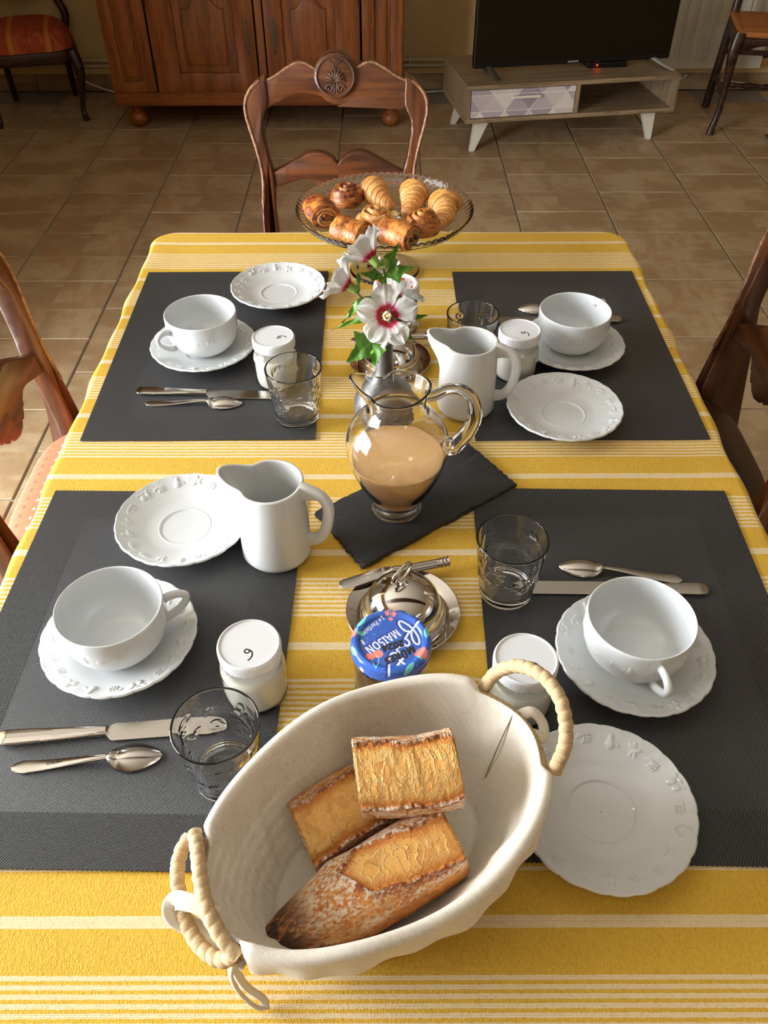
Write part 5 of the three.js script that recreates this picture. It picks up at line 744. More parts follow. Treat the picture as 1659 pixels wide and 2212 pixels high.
  const croiss = (label, x, z, turn, seed, bend = 0.6, L = 0.074, W = 0.0225) => {
    const o = thing('croissant', label, 'pastry', [x, PY, z], turn, 'small croissants on the cake stand');
    const n = 150, seg = 40, arc = t => { const s = (t - 0.42) * L; return [bend * 0.05 * (t - 0.42) * Math.abs(t - 0.42) * (t < 0.42 ? 3 : 1.2), s]; };
    const g = surf(seg, n, (u, v) => { const a = u * Math.PI * 2, t = v; const env = t < 0.30 ? 0.42 + 0.58 * Math.pow(Math.sin(t / 0.30 * Math.PI / 2), 0.8) : 0.30 + 0.70 * Math.pow(clamp((1 - t) / 0.70), 0.85); const ph = skew(u, v) % 1; const ridge = 0.935 + 0.09 * Math.pow(ph, 1.4) + 0.03 * n2(t * 9 + seed * 3, u * 3) + 0.02 * n2(t * 20, u * 8 + seed); const tipk = Math.sqrt(clamp(1 - (Math.max(0, 0.05 - t) / 0.05) ** 2)) * Math.sqrt(clamp(1 - (Math.max(0, t - 0.94) / 0.06) ** 2)); const k = Math.max(0.02, env * ridge * tipk); const [bx, bz] = arc(t), ta = Math.atan2(arc(Math.min(1, t + 0.01))[0] - arc(Math.max(0, t - 0.01))[0], 0.02 * L); const rx = W * k * Math.cos(a), ry = W * 0.86 * k * Math.sin(a); return [bx + rx * Math.cos(ta), Math.max(0.0004, W * 0.80 * Math.max(0.34, env) + ry), bz - rx * Math.sin(ta)]; }, { closeU: true });
    part('dough', g, crM, o); return o;
  };
  croiss('golden croissant at the back middle of the cake stand', -0.0130, -1.347, 0.42, 1, 0.5, 0.078, 0.0245);
  croiss('golden croissant at the back right of the cake stand, second from the right', 0.0480, -1.330, -0.05, 2, -0.6, 0.078, 0.0245);
  croiss('golden croissant at the right rim of the cake stand', 0.0950, -1.287, 0.32, 3, -1.6, 0.072, 0.0245);
}
// ---------- pewter vase and hibiscus ----------
const VX = 0.0012, VZ = -0.852;
solo('vase', lathe([...prof([[0, 0.002], [0.018, 0.001], [0.024, 0.002, 'c'], [0.030, 0.014], [0.0375, 0.034], [0.0385, 0.050], [0.033, 0.068], [0.0215, 0.082], [0.0130, 0.093], [0.0104, 0.110], [0.0098, 0.130], [0.0108, 0.148], [0.0145, 0.163], [0.0155, 0.1660, 'c'], [0.0142, 0.1655], [0.0092, 0.148], [0.0082, 0.130], [0.0085, 0.110], [0, 0.100]], 7)], 72), pewter, 'slim grey pewter bud vase holding white hibiscus', 'vase', [VX, T, VZ]);
{
  const petT = pix(256, 256, (u, v) => { // u across, v from base to edge
    const x = Math.abs(u - 0.5) * 2, ray = n2(u * 34 + 3, 2.5) * 0.6 + n2(u * 70, 7.5) * 0.4, edge = 0.27 + 0.30 * Math.pow(ray, 2) * (1 - 0.4 * x); let c = mixc([220, 219, 217], [206, 204, 199], n2(u * 60, v * 6) * 0.8);
    c = mixc(c, [232, 120, 160], (1 - sstep(edge * 0.95, edge * 1.3, v)) * 0.5); c = mixc(c, [165, 8, 48], 1 - sstep(edge * 0.85, edge * 1.0, v)); return c; });
  const petMat = phy({ map: petT, roughness: 0.75, transmission: 0.32, thickness: 0, side: THREE.DoubleSide });
  const leafT = pix(256, 256, (u, v) => { const m = Math.abs(u - 0.5), vein = Math.min(m * 40, Math.abs(((v * 7 - m * 5) % 1 + 1) % 1 - 0.5) * 12 + 0.6); let c = mixc([72, 122, 28], [100, 158, 42], n2(u * 14, v * 14)); c = mixc([140, 180, 84], c, clamp(vein, 0, 1)); return c; });
  const leafMat = phy({ map: leafT, roughness: 0.5, transmission: 0.3, thickness: 0, side: THREE.DoubleSide });
  const stemMat = std({ color: new THREE.Color(0.10, 0.16, 0.03), roughness: 0.6 }), calyxMat = std({ color: new THREE.Color(0.20, 0.32, 0.06), roughness: 0.6 }), stamMat = std({ color: new THREE.Color(0.86, 0.74, 0.46), roughness: 0.8 });
  const frame = (dir, roll = 0) => { const z = V3(...dir).normalize(), x = V3(0, 1, 0).cross(z).normalize(), y = V3().crossVectors(z, x); const m = new THREE.Matrix4().makeBasis(x, y, z); return m.multiply(new THREE.Matrix4().makeRotationZ(roll)); };
  const flower = (label, pos, axis, open, size, angs, seed) => {
    const o = thing('hibiscus_flower', label, 'flower', pos, 0, 'white hibiscus in the pewter vase'); const M = frame(axis), r = rng(seed);
    angs.forEach((deg, k) => {
      const a = deg * Math.PI / 180, len = size * (0.95 + 0.12 * r()), wd = size * (lerp(0.52, 0.43, open) + 0.06 * r()), ph = r() * 6;
      const g = surf(22, 26, (u, v) => { const x = (u - 0.5) * 2, vv = v * (1 - 0.10 * x * x * v), w = wd * Math.pow(Math.sin(Math.min(1, 0.05 + vv * 0.86) * Math.PI * 0.64), 1.25) * (1 - 0.5 * sstep(0.68, 1, vv)) * (1 + 0.06 * Math.sin(vv * 19 + ph)); const ruf = 0.0020 * v * v * (Math.sin(x * 6 + ph) + 0.6 * Math.sin(x * 13 + ph * 2) * v); const rad = lerp(len * 0.52 * Math.pow(vv, 1.1) * (0.65 + 0.5 * vv * vv), len * Math.pow(vv, 0.9), open), hh = lerp(len * 0.86 * vv, len * 0.34 * (1 - (1 - vv) ** 2) - len * 0.12 * vv ** 3, open); const cup = lerp(0.35, 0.10, open) * w * x * x; const lx = x * w, ly = rad - cup * 0.8, lz = hh + cup * 0.7 + ruf; return [lx * Math.cos(a - Math.PI / 2) - ly * Math.sin(a - Math.PI / 2), lx * Math.sin(a - Math.PI / 2) + ly * Math.cos(a - Math.PI / 2), lz]; });
      g.applyMatrix4(M); part('petal', g, petMat, o);
    });
    const st = []; st.push(tube([[0, 0, 0], [0, 0, size * 0.3], [0.001, 0.001, size * 0.52]], v => 0.0016 + 0.0006 * v, { n: 10, seg: 8 })); for (let i = 0; i < 70; i++) { const t = 0.22 + 0.78 * r(), a = r() * 6.28, q = new THREE.SphereGeometry(0.0012, 6, 5); q.translate(Math.cos(a) * 0.0042 * (0.7 + 0.3 * r()), Math.sin(a) * 0.0042, size * 0.52 * t + 0.002); st.push(q); }
    const sg = merge(st); sg.applyMatrix4(M); part('stamen', sg, stamMat, o);
    const cal = []; cal.push(lathe(prof([[0, -0.006], [0.0035, -0.005], [0.0048, 0.0], [0.0052, 0.006], [0.0045, 0.009]], 4), 20).rotateX(Math.PI / 2)); for (let k = 0; k < 5; k++) { const a = k * 1.257; cal.push(surf(4, 8, (u, v) => { const x = (u - 0.5) * 0.0052 * (1 - v), rr = 0.0046 + 0.0028 * v; return [rr * Math.cos(a) - x * Math.sin(a), rr * Math.sin(a) + x * Math.cos(a), 0.004 + 0.011 * v]; })); }
    const cg = merge(cal); cg.applyMatrix4(M); part('calyx', cg, calyxMat, o); return o;
  };
  const addStem = (o, pts, r = 0.0014) => { const p = o.position; part('stem', tube(pts.map(q => [q[0] - p.x, q[1] - p.y, q[2] - p.z]), v => r * (1.2 - 0.4 * v), { n: 26, seg: 7 }), stemMat, o); };
  const leaf = (o, b, t, w, bend, roll, seed = 1, lobes = 0.45) => {
    const B = V3(...b), Tt = V3(...t), d = Tt.clone().sub(B), L = d.length(); d.normalize(); let n = V3(0, 0.6, 0.8).applyAxisAngle(d, roll); n.addScaledVector(d, -n.dot(d)).normalize(); const s = V3().crossVectors(d, n);
    const g = surf(14, 40, (u, v) => { const x = (u - 0.5) * 2; const sh = Math.pow(Math.sin(Math.PI * Math.pow(v, 0.72)), 0.85) * (0.55 + lobes * Math.exp(-(((v - 0.34) / 0.13) ** 2)) + 0.18 * (1 - v)); const saw = 1 + 0.16 * (((v * 8.5 + seed) % 1) - 0.5); const e = x * w * sh * saw, lift = -bend * L * (v - 0.3) ** 2 + 0.18 * w * x * x - 0.12 * w + 0.0012 * Math.sin(v * 14 + seed + x * 2); const q = B.clone().addScaledVector(d, L * v + 0.25 * w * Math.abs(x) * (v > 0.05 ? 1 : 0) * sh).addScaledVector(s, e).addScaledVector(n, lift); return [q.x - o.position.x, q.y - o.position.y, q.z - o.position.z]; });
    part('leaf', g, leafMat, o);
  };
  const bud = (o, p, r) => part('bud', at(lathe(prof([[0, -r * 1.3], [r * 0.8, -r * 0.8], [r, 0], [r * 0.75, r * 0.9], [0, r * 1.6]], 4), 14, (a, rr, y) => [rr * (1 + 0.08 * Math.cos(a * 5)), y]), p[0] - o.position.x, p[1] - o.position.y, p[2] - o.position.z, 0.3, 0, 0), calyxMat, o);
  const N = [VX, T + 0.150, VZ];
  const f1 = flower('largest white hibiscus facing the viewer, its crimson centre fully visible', [0.0045, T + 0.183, -0.832], [-0.04, 0.52, 0.85], 1, 0.0345, [97, 166, 22, 236, 302], 5);
  addStem(f1, [[VX, T + 0.11, VZ], N, [0.003, T + 0.172, -0.845], [0.0045, T + 0.180, -0.836]]);
  const f2 = flower('white hibiscus seen from the side, pointing left over the placemat edge', [-0.0330, T + 0.2170, -0.832], [-0.84, 0.46, -0.28], 0.34, 0.0375, [80, 150, 225, 300, 10], 9);
  addStem(f2, [[VX, T + 0.11, VZ], N, [-0.012, T + 0.182, -0.848], [-0.026, T + 0.205, -0.838], [-0.0325, T + 0.216, -0.833]]);
  const f3 = flower('topmost white hibiscus, tilted left in front of the cake stand', [-0.0085, T + 0.2480, -0.832], [-0.66, 0.58, -0.46], 0.34, 0.040, [85, 160, 230, 305, 15], 13);
  addStem(f3, [[VX, T + 0.11, VZ], N, [0.003, T + 0.2, -0.85], [0.0, T + 0.235, -0.842], [-0.007, T + 0.246, -0.834]]);
  const f4 = flower('white hibiscus turned away at upper right, behind the crimson centred one', [0.0125, T + 0.1900, -0.856], [0.62, 0.62, -0.46], 0.45, 0.036, [80, 150, 225, 300, 10], 17);
  addStem(f4, [[VX, T + 0.11, VZ], N, [0.006, T + 0.172, -0.853], [0.012, T + 0.188, -0.855]]);
  const f5 = flower('drooping white hibiscus at lower right, partly hidden under the crimson centred one', [0.0080, T + 0.1740, -0.842], [0.55, -0.62, 0.52], 0.42, 0.034, [80, 150, 225, 300, 10], 21);
  addStem(f5, [[VX, T + 0.11, VZ], N, [0.005, T + 0.168, -0.849], [0.0078, T + 0.174, -0.843]]);
  // leaves: each on the sprig it grows from
  leaf(f1, [-0.002, T + 0.154, -0.842], [-0.0430, T + 0.128, -0.822], 0.0155, 0.3, -0.2, 1, 0.75);
  leaf(f1, [0.001, T + 0.155, -0.840], [-0.0150, T + 0.122, -0.818], 0.0085, 0.3, 0.4, 2, 0.3);
  leaf(f2, [-0.010, T + 0.175, -0.848], [-0.0620, T + 0.160, -0.845], 0.0042, 0.25, 0.2, 3, 0.3);
  leaf(f2, [-0.024, T + 0.203, -0.838], [-0.0440, T + 0.174, -0.832], 0.0052, -0.3, 0.5, 4, 0.3);
  leaf(f2, [-0.0280, T + 0.209, -0.838], [-0.0270, T + 0.240, -0.842], 0.0045, 0.1, 0.9, 5, 0.3);
  leaf(f2, [-0.0060, T + 0.182, -0.850], [-0.0330, T + 0.198, -0.838], 0.0030, 0.2, 0.5, 6, 0.2);
  leaf(f3, [0.000, T + 0.2330, -0.843], [0.0180, T + 0.262, -0.850], 0.0062, 0.1, 0.5, 7, 0.6);
  leaf(f3, [0.001, T + 0.2250, -0.845], [0.0320, T + 0.238, -0.842], 0.0080, 0.3, 0.2, 8, 0.8);
  leaf(f3, [0.000, T + 0.2250, -0.845], [-0.0260, T + 0.2300, -0.842], 0.0060, 0.2, -0.2, 9, 0.5);
  leaf(f3, [0.002, T + 0.2150, -0.845], [-0.006, T + 0.2360, -0.832], 0.0052, 0.2, 0.1, 10, 0.3);
  leaf(f3, [0.002, T + 0.195, -0.849], [-0.0200, T + 0.205, -0.838], 0.0042, 0.3, 0.2, 11, 0.3);
  leaf(f4, [0.012, T + 0.178, -0.853], [0.0400, T + 0.184, -0.868], 0.0125, 0.2, 0.0, 12, 0.5);
  leaf(f4, [0.010, T + 0.168, -0.850], [0.0520, T + 0.172, -0.852], 0.0065, 0.25, 0.3, 13, 0.6);
  leaf(f5, [0.010, T + 0.162, -0.850], [0.0370, T + 0.140, -0.850], 0.0075, 0.2, 0.2, 14, 0.5);
  leaf(f5, [0.010, T + 0.158, -0.850], [0.0350, T + 0.162, -0.846], 0.0060, 0.2, 0.5, 15, 0.4);
  leaf(f1, [-0.003, T + 0.160, -0.850], [-0.016, T + 0.176, -0.836], 0.0065, 0.2, 0.2, 16, 0.4);
  bud(f3, [0.0015, T + 0.2440, -0.836], 0.0048);
}

// ---------- cutlery ----------
{
  const knifeG = (() => { // along +x from the handle end
    const L = 0.205, hb = 0.098; const top = surf(28, 120, (u, v) => {
      const a = u * Math.PI * 2, x = v * L; let w, h;
      if (x < hb) { const e = Math.sqrt(clamp(1 - ((0.007 - x) / 0.007) ** 2 * (x < 0.007 ? 1 : 0))); w = lerp(0.0080, 0.0052, sstep(0.01, hb, x)) * Math.max(0.05, e); h = lerp(0.0030, 0.0034, x / hb) * Math.max(0.05, e); }
      else { const k = sstep(hb, hb + 0.006, x); const tip = x > L - 0.02 ? Math.sqrt(clamp(1 - ((x - L + 0.02) / 0.02) ** 2)) : 1; w = lerp(0.0052, 0.0092, k) * Math.max(0.04, tip); h = lerp(0.0034, 0.0009, sstep(hb, hb + 0.003, x)); }
      const c = Math.cos(a), s = Math.sin(a), e2 = x < hb ? 0.8 : 0.6; const zz = Math.sign(c) * Math.abs(c) ** e2 * w; return [x, 0.0036 - (x > hb ? 0.0016 : 0) + Math.sign(s) * Math.abs(s) ** e2 * h, zz + (x > L - 0.03 ? -0.0014 * ((x - L + 0.03) / 0.03) ** 2 : 0) + (x > hb ? 0.0010 : 0)];
    }, { closeU: true }); return toCreasedNormals(top, 0.9);
  })();
  const spoonG = (() => { // along +x from the handle tip; bowl lies face down
    const L = 0.130, nb = 0.083; return surf(40, 110, (u, v) => {
      const x = v * L, t = clamp((x - nb) / (L - nb)); let w, arch, c, th = 0.0012;
      if (x < nb) { const e = Math.sqrt(clamp(1 - ((0.012 - x) / 0.012) ** 2 * (x < 0.012 ? 1 : 0))); w = lerp(0.0066, 0.0023, Math.pow(clamp((x - 0.012) / (nb - 0.012)), 0.85)) * Math.max(0.06, e); arch = 0.0007; c = 0.0018 + 0.0052 * sstep(0.02, nb, x); th = lerp(0.0014, 0.0020, x / nb); }
      else { const sh = Math.pow(Math.sin(Math.PI * Math.pow(t, 0.82) * 0.985), 0.62); w = Math.max(0.0023 * (1 - t), 0.0148 * sh); arch = 0.0078 * Math.pow(sh, 1.2); c = lerp(0.0070, 0.0014, sstep(0, 0.2, t)); if (t > 0.995) w *= 0.3; }
      const top = u < 0.5, q = top ? 1 - u * 4 : -1 + (u - 0.5) * 4, z = q * w; return [x, c + arch * (1 - q * q) - (top ? 0 : th), z];
    }, { closeU: true, flip: true });
  })();
  const G1 = 'steel table knives on the placemats', G2 = 'steel teaspoons lying face down on the placemats';
  const kn = thing('knife', 'steel table knife on the near left placemat, its blade passing behind the tumbler', 'knife', [-0.3480, TOP, -0.4055], 0.085, G1); part('knife_body', knifeG, steel, kn);
  dup(kn, 'steel table knife on the near right placemat between teaspoon and cup', [0.3400, TOP, -0.5815], Math.PI - 0.02);
  dup(kn, 'steel table knife on the far left placemat, pointing at the tumbler', [-0.3380, TOP, -0.9435], -0.045);
  dup(kn, 'steel table knife mostly hidden behind the far right cup', [0.3630, TOP, -1.1285], Math.PI + 0.004);
  const sp = thing('spoon', 'steel teaspoon with an engraved handle on the near left placemat', 'spoon', [-0.3255, TOP, -0.3780], 0.095, G2); part('spoon_body', spoonG, steel, sp);
  dup(sp, 'steel teaspoon on the near right placemat beside the tumbler', [0.3170, TOP, -0.5960], Math.PI + 0.165 * -1);
  dup(sp, 'steel teaspoon on the far left placemat below the knife', [-0.3200, TOP, -0.9165], 0.0);
  dup(sp, 'steel teaspoon behind the far right cup, only its bowl in view', [0.3370, TOP, -1.1450], Math.PI - 0.17);
  part('engraving', at(new TextGeometry('SCHULTE-UFER', { font: globalThis.__font, size: 0.0019, depth: 0.00008, curveSegments: 3, bevelEnabled: false }), 0.030, 0.00405, 0.0006, -Math.PI / 2, 0, 0.03), std({ color: 0x30302e, metalness: 0.8, roughness: 0.5 }), sp, 'engraved lettering');
}
// ---------- bread basket ----------
const BX = -0.0044, BZ = -0.2932, BT = 0.588;
{
  const b = thing('bread_basket', 'oval wicker bread basket with cream cotton liner and rope handles', 'basket', [BX, T, BZ], BT);
  const A = y => lerp(0.096, 0.1315, y / 0.1), Bq = y => lerp(0.056, 0.0830, y / 0.1);
  const rope = (pts, r, o = {}) => { let L = 0; for (let i = 1; i < pts.length; i++) L += Math.hypot(pts[i][0] - pts[i - 1][0], pts[i][1] - pts[i - 1][1], pts[i][2] - pts[i - 1][2]); const f = Math.round(L / (r * 1.5)); return tube(pts, (v, a) => { const ph = ((v * f + a / 6.283) % 1 + 1) % 1, k = r * (0.88 + 0.14 * Math.pow(Math.sin(Math.PI * ph), 0.6) + 0.10 * n2(v * f * 2, a * 2)); return [k, k]; }, { n: Math.round(f * 10), seg: 14, uv: (u, v) => [u, v * f * 0.25], ...o }); };
  const oval = (y, dr = 0, n = 40) => Array.from({ length: n }, (_, i) => { const a = i / n * 6.2832; return [(A(y) + dr) * Math.cos(a), y, (Bq(y) + dr) * Math.sin(a) * (1 + 0.07 * Math.cos(a))]; });
  const fit = []; for (let i = 0; i <= 60; i++) { const t = i / 60, e = Math.sin(t * Math.PI / 2), f = 1 - Math.cos(t * Math.PI / 2), q = lerp(e, t, 0.62); fit.push([lerp(0.0135, 0.1, lerp(f, t, 0.62)), lerp(0.086, 0.1315, q), lerp(0.049, 0.0835, q)]); }
  const snug = (y, gap) => { const k = fit.findIndex(q => q[0] >= y), q = fit[k < 0 ? 60 : k]; return Array.from({ length: 40 }, (_, i) => { const a = i / 40 * 6.2832; return [(q[1] + gap) * Math.cos(a), y, (q[2] + gap) * Math.sin(a) * (1 + 0.07 * Math.cos(a))]; }); };
  const rows = []; for (let k = 0; k < 8; k++) rows.push(tube(snug(0.006 + k * 0.0104, 0.0072), 0.0040, { n: 90, seg: 8, closed: true, uv: (u, v) => [u, v * 8] })); rows.push(at(new THREE.CylinderGeometry(1, 1, 0.006, 48).scale(0.102, 1, 0.064), 0, 0.004, 0));
  part('woven_body', rows, ropeMat, b).userData.kind = 'stuff';
  part('rim_rope', rope([...snug(0.0905, 0.0066)], 0.0036, { closed: true }), ropeMat, b);
  // handles
  part('handle', rope([[0.1300, 0.092, -0.0400], [0.1385, 0.110, -0.0370], [0.1480, 0.128, -0.0220], [0.1520, 0.136, 0.0010], [0.1490, 0.133, 0.0230], [0.1390, 0.116, 0.0420], [0.1265, 0.092, 0.0480]], 0.0053), ropeMat, b);
  part('handle', rope([[-0.1215, 0.094, -0.0570], [-0.1335, 0.0905, -0.0500], [-0.1420, 0.086, -0.0360], [-0.1475, 0.081, -0.0150], [-0.1480, 0.078, -0.0020], [-0.1450, 0.078, 0.0130], [-0.1385, 0.082, 0.0250], [-0.1300, 0.090, 0.0310]], 0.0050), ropeMat, b);
  part('handle', rope([[-0.1185, 0.097, -0.0560], [-0.1235, 0.101, -0.0380], [-0.1290, 0.1015, -0.0220], [-0.1330, 0.101, -0.0060], [-0.1340, 0.099, 0.0080], [-0.1325, 0.096, 0.0220], [-0.1285, 0.092, 0.0330]], 0.0050), ropeMat, b);
  // liner: floor, wall, rim, skirt
  const NU = 200, NV = 70, TAU = Math.PI * 2;
  const noSkirt = a => { let d0 = Math.atan2(Math.sin(a - 0.03), Math.cos(a - 0.03)), d1 = Math.atan2(Math.sin(a - Math.PI - 0.10), Math.cos(a - Math.PI - 0.10)); return Math.max(1 - sstep(0.42, 0.56, Math.abs(d0)), 1 - sstep(0.44, 0.58, Math.abs(d1))); };
  const lin = surf(NU, NV, (u, v) => {
    const a = u * TAU, c = Math.cos(a), s = Math.sin(a), h = noSkirt(a); let rx, rz, y;
    const wr = 0.0045 * (fbm(c * 2.2 + 5, s * 2.2 + v * 2 + 3, 3) - 0.5) + 0.0022 * (n2(c * 7 + 30, s * 7 + v * 4) - 0.5);
    const rimY = 0.1005 + 0.0022 * Math.sin(a * 3 + 1) + 0.0015 * Math.sin(a * 7) - 0.004 * h;
    if (v < 0.22) { const k = v / 0.22; rx = k * 0.086; rz = k * 0.049; y = 0.0135 + 0.003 * (n2(c * k * 3 + 9, s * k * 3 + 2) - 0.2); }
    else if (v < 0.66) { const t = (v - 0.22) / 0.44, e = Math.sin(t * Math.PI / 2), f = 1 - Math.cos(t * Math.PI / 2); const q = lerp(e, t, 0.62); rx = lerp(0.086, 0.1315, q); rz = lerp(0.049, 0.0835, q); y = lerp(0.0135, rimY, lerp(f, t, 0.62)); rx += wr * Math.sin(t * Math.PI); rz += wr * Math.sin(t * Math.PI); const crease = 0.0022 * Math.exp(-(((a - 3.75 - 0.5 * t) / 0.05) ** 2)) + 0.0022 * Math.exp(-(((a - 3.3 - 0.3 * t) / 0.06) ** 2)) + 0.002 * Math.exp(-(((a - 2.9 + 0.2 * t) / 0.06) ** 2)); rx -= crease * Math.sin(t * 3.14); rz -= crease * Math.sin(t * 3.14); }
    else { const q = (v - 0.66) / 0.34, arc = Math.min(1, q / 0.25), d = Math.max(0, (q - 0.25) / 0.75); const len = lerp(0.030 + 0.005 * Math.sin(a * 2 + 0.5), 0.0, h), wide = lerp(0.0052, 0.0010, h); const th = arc * Math.PI; rx = 0.1315 + wide * (1 - Math.cos(th)); rz = 0.0835 + wide * (1 - Math.cos(th)); y = rimY + lerp(0.0045, 0.0012, h) * Math.sin(th) - d * len; const fold = d * (0.0016 * Math.sin(a * 9 + 1) + 0.0012 * Math.sin(a * 22)) * (1 - h); rx += fold - d * 0.001; rz += fold - d * 0.001; }
    return [rx * c, y, rz * s * (1 + 0.07 * c)];
  }, { closeU: true, uv: (u, v, q) => [q[0] * 1.0 + q[1] * 0.3, q[2] + q[1] * 0.7] });
  part('liner', lin, linen, b);
  part('hem', tube(Array.from({ length: 15 }, (_, i) => { const a = Math.PI + 0.10 - 0.47 + i / 14 * 0.94; return [0.1330 * Math.cos(a), 0.0995 + 0.0022 * Math.sin(a * 3 + 1) + 0.0015 * Math.sin(a * 7) - 0.003, 0.0850 * Math.sin(a) * (1 + 0.07 * Math.cos(a))]; }), 0.0014, { n: 30, seg: 8 }), linen, b);
  // stitched seam at the right end
  part('seam', tube([[0.1325, 0.0985, -0.006], [0.122, 0.075, -0.004], [0.108, 0.045, 0.0], [0.098, 0.024, 0.004], [0.088, 0.0172, 0.012]], 0.0006, { n: 30, seg: 5 }), std({ color: 0x8a7a62, roughness: 0.9 }), b);
  // cotton ties at the left handle and knot at the right one
  const tieM = phy({ map: linenT, roughness: 0.95, color: 0xffffff });
  part('tie', tube([[-0.129, 0.092, 0.002], [-0.1400, 0.093, -0.014], [-0.1490, 0.0905, -0.0225], [-0.1530, 0.084, -0.0200], [-0.1480, 0.078, -0.010], [-0.1390, 0.077, 0.004], [-0.1310, 0.074, 0.020], [-0.126, 0.070, 0.032]], v => [0.0075 - 0.004 * Math.abs(v - 0.45), 0.0012], { n: 50, seg: 10, up: [0.3, 0.9, 0.2] }), tieM, b);
  part('tie', tube([[-0.1305, 0.086, 0.028], [-0.1370, 0.058, 0.028], [-0.1345, 0.022, 0.032], [-0.1280, 0.0045, 0.0385], [-0.1235, 0.0035, 0.0415], [-0.1225, 0.0050, 0.0375], [-0.1300, 0.026, 0.0290], [-0.1335, 0.060, 0.0240]], v => [0.0028, 0.0016], { n: 44, seg: 8 }), tieM, b);
  part('knot', [tube([[0.1385, 0.088, -0.006], [0.149, 0.089, -0.002], [0.152, 0.083, 0.008], [0.146, 0.080, 0.016], [0.138, 0.084, 0.012]], v => [0.0052, 0.0028], { n: 26, seg: 10 })], tieM, b);
}

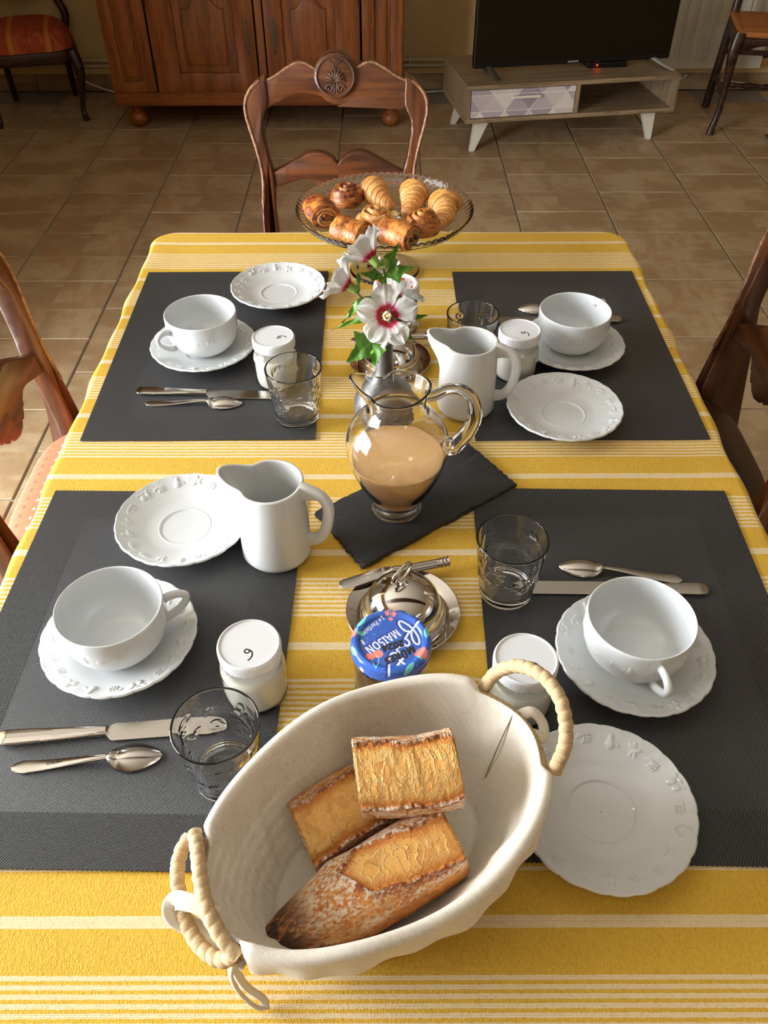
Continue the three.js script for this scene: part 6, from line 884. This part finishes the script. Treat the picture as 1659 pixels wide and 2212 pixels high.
// ---------- bread ----------
{
  const crumbT = pix(256, 256, (u, v) => { const a = fbm(u * 8, v * 8, 3, 8, 8), h = n2(u * 22, v * 22, 22, 22), k = n2(u * 60, v * 60, 60, 60); let c = mixc([240, 220, 176], [226, 198, 146], a); if (h > 0.72) c = mulc(c, 0.84); if (k > 0.86) c = mulc(c, 0.9); return c; });
  const crumbB = pix(256, 256, (u, v) => 1 - 0.6 * sstep(0.55, 0.85, n2(u * 22, v * 22, 22, 22)) - 0.3 * sstep(0.5, 0.9, n2(u * 60, v * 60, 60, 60)), false);
  const crumbM = std({ map: crumbT, bumpMap: crumbB, bumpScale: 0.003, roughness: 0.95 });
  // cut(u along, w around 0..1 with 0.25 on top) -> signed distance to the opened cut: < 0 inside, about 0.. at its lips
  function loaf(name, label, pos, rot, L, W, H, seed, cut, flourAt, tip) {
    const o = thing(name, label, 'bread', pos, 0, 'pieces of baguette in the bread basket'); o.rotation.set(...rot);
    const info = (u, w) => { const wob = 0.028 * (fbm(u * 6 + seed, w * 4 + seed, 3) - 0.5) * 2; return cut(u, w) + wob; };
    const cellR = (x, y) => { const xi = Math.floor(x), yi = Math.floor(y); let f1 = 9, f2 = 9, id = 0; for (let i = -1; i <= 1; i++) for (let j = -1; j <= 1; j++) { const h = PERM[PERM[(xi + i + seed * 7) & 255] + ((yi + j) & 255)], h2 = PERM[h ^ 91]; const dx = xi + i + h / 255 - x, dy = yi + j + h2 / 255 - y, d = Math.hypot(dx, dy); if (d < f1) { f2 = f1; f1 = d; id = h / 255; } else if (d < f2) f2 = d; } return [f2 - f1, id, f1]; };
    const web = (u, w) => { const wx = fbm(u * 11 + seed, w * 17, 3) - 0.5, wy = fbm(u * 13 + 7, w * 15 + seed, 3) - 0.5; const [e, id] = cellR((u * L / 0.0075 + wx * 2.4), (w * 0.165 / 0.0058 + wy * 2.4)); const [e2] = cellR(u * L / 0.0032 + wy * 3 + 50, w * 0.165 / 0.0028 + wx * 3); const on = sstep(0.35, 0.6, n2(u * L / 0.012 + seed * 5, w * 0.165 / 0.011)); return [(1 - sstep(0.02, 0.16, e)) * (0.35 + 0.65 * on), id, (1 - sstep(0.03, 0.2, e2)) * (1 - on)]; };
    const tex = pix(1024, 1024, (w, u) => { // rows run along the loaf
      const d = info(u, w), f1 = fbm(u * 16 + seed, w * 16, 4), f2 = fbm(u * 42, w * 52 + seed, 3), s = n2(u * 170, w * 190 + seed); let c;
      const bottom = sstep(0.42, 0.5, w) * (1 - sstep(0.98, 1.06, w));
      c = mixc([180, 104, 40], [208, 136, 58], sstep(0.3, 0.7, f1)); c = mixc(c, [152, 82, 32], sstep(0.5, 0.8, f2) * 0.5);
      if (d < 0) { const [a, id, b] = web(u, w), deep = sstep(0.0, 0.05, -d); c = mixc([224, 166, 84], [208, 142, 62], sstep(0.35, 0.7, f1)); c = mixc(c, id > 0.62 ? [214, 170, 108] : id > 0.3 ? [226, 174, 94] : [200, 142, 72], 0.55 * deep); c = mixc(c, [244, 204, 130], clamp(a * 0.8 + b * 0.25) * deep); c = mixc(c, [190, 110, 40], 0.7 * (1 - deep)); if (s > 0.95) c = mulc(c, 0.7); }
      else { const lip = 1 - sstep(0.0, 0.045, d); c = mixc(c, [112, 48, 18], lip * 0.85 * sstep(0.2, 0.6, f1 + 0.2)); const fl = flourAt(u, w, d) * sstep(0.36, 0.64, 0.34 * fbm(u * 6 + seed * 2, w * 22, 3) + 0.66 * fbm(u * L / 0.0024, w * 0.165 / 0.0014 + seed, 3) + 0.04); c = mixc(c, [222, 208, 192], clamp(fl) * (s > 0.86 ? 0.55 : 0.95)); }
      if (tip) { const k = tip(u, w) * sstep(0.25, 0.6, f1 * 0.6 + f2 * 0.5); c = mixc(c, [52, 26, 14], clamp(k)); }
      return c;
    });
    const bump = pix(512, 512, (w, u) => { const d = info(u, w), f = fbm(u * 60, w * 70 + seed, 3); if (d < 0) { const [a, id, b] = web(u, w); return 0.28 + 0.30 * a + 0.10 * b + 0.12 * id + 0.14 * f; } return 0.45 + 0.35 * f + 0.1 * n2(u * 150, w * 170); }, false);
    const g = surf(150, 150, (w, u) => {
      const a = w * Math.PI * 2, d = info(u, w); let k = 1; if (tip) k = Math.pow(clamp(u / 0.42), 0.55) * 0.97 + 0.03; k = tip ? Math.min(1, k) : 1;
      let dr = 0.0016 * (fbm(u * 9 + seed, w * 9, 3) - 0.5); dr += d < 0 ? -0.0010 + 0.0005 * n2(u * 40, w * 30) : 0.0022 * (1 - sstep(0, 0.05, d)); if (u < 0.008 || u > 0.992) dr -= 0.0012;
      const c = Math.cos(a), s = Math.sin(a), e = 0.86; const cc = Math.sign(c) * Math.abs(c) ** e, ss = Math.sign(s) * Math.abs(s) ** (s < 0 ? 0.62 : 0.95); const bend = 0.004 * Math.sin(u * 3 + seed); return [(u - 0.5) * L, ss * (H / 2 * k + dr) + H / 2 * (1 - k) * -0.45, cc * (W / 2 * k + dr) + bend];
    }, { closeU: true, uv: (u, v) => [u, v] });
    part('crust', g, phy({ map: tex, bumpMap: bump, bumpScale: 0.0022, roughness: 0.62, clearcoat: 0.12, clearcoatRoughness: 0.5 }), o);
    const end = s => { const rr = rng(seed + 5 + s); const gg = surf(72, 12, (u, v) => { const a = u * Math.PI * 2, e = 0.86, c = Math.cos(a), q = Math.sin(a), k = 1 - v; const cc = Math.sign(c) * Math.abs(c) ** e, ss = Math.sign(q) * Math.abs(q) ** (q < 0 ? 0.62 : 0.95); return [s * (L / 2 - 0.0006 + 0.0022 * (fbm(cc * k * 5 + seed, ss * k * 5 + 3, 3) - 0.25) * (v > 0.02 ? 1 : 0.2)), ss * (H / 2 - 0.0012) * k, cc * (W / 2 - 0.0012) * k + 0.004 * Math.sin((s > 0 ? 1 : 0) * 3 + seed)]; }, { closeU: true, flip: s > 0, uv: (u, v, q) => [q[2] * 22, q[1] * 22] }); part('crumb', gg, crumbM, o); };
    end(1); if (!tip) end(-1);
    return o;
  }
  const wrapd = (w, c) => { let d = w - c; d -= Math.round(d); return d; };
  // lower piece, then the long heel in front, then the piece on top
  loaf('baguette_piece', 'baguette piece underneath, its cut face at the left, below the topmost piece', [-0.0235, T + 0.0410, -0.3210], [0.16, 0.48, 0.02], 0.094, 0.056, 0.046, 3, (u, w) => Math.abs(wrapd(w, 0.205)) - 0.125, (u, w, d) => 0.75 * (1 - sstep(0.06, 0.16, Math.abs(d - 0.06))) + (w < 0.1 || w > 0.95 ? 0.25 : 0));
  loaf('baguette_heel', 'long flour dusted baguette heel with dark pointed end, in front in the basket', [-0.0205, T + 0.0400, -0.2580], [0.12, 0.46, 0.03], 0.160, 0.060, 0.048, 7, (u, w) => { const open = sstep(0.40, 0.58, u), c = lerp(0.31, 0.215, sstep(0.4, 1.0, u)), hw = lerp(-0.03, 0.085, open); const small = Math.hypot((u - 0.2) / 0.09, wrapd(w, 0.06) / 0.02) - 1; return Math.min(Math.abs(wrapd(w, c)) - hw, small * 0.06); }, (u, w, d) => { const back = 1 - sstep(0.12, 0.26, Math.abs(wrapd(w, 0.33))), front = Math.exp(-((wrapd(w, 0.10) / 0.035) ** 2)) * sstep(0.35, 0.5, u); return Math.max(back * 1.0 * sstep(0.08, 0.3, u), front * 0.9, 0.5 * sstep(0.1, 0.25, u) * (1 - sstep(0.45, 0.6, u)) * (1 - sstep(0.1, 0.2, Math.abs(wrapd(w, 0.2))))); }, (u, w) => (1 - sstep(0.06, 0.34, u)) * 1.1);
  loaf('baguette_piece', 'topmost baguette piece with golden torn top and floury edges', [0.0170, T + 0.0800, -0.3310], [0.22, 0.155, 0.01], 0.078, 0.060, 0.045, 12, (u, w) => Math.abs(wrapd(w, 0.215)) - 0.128, (u, w, d) => 0.95 * (1 - sstep(0.08, 0.2, Math.abs(d - 0.06))));
}
// every lamp and mesh casts and takes shadows
scene.traverse(o => { if (o.isMesh) { o.castShadow = true; o.receiveShadow = true; } });
renderer.render(scene, camera);
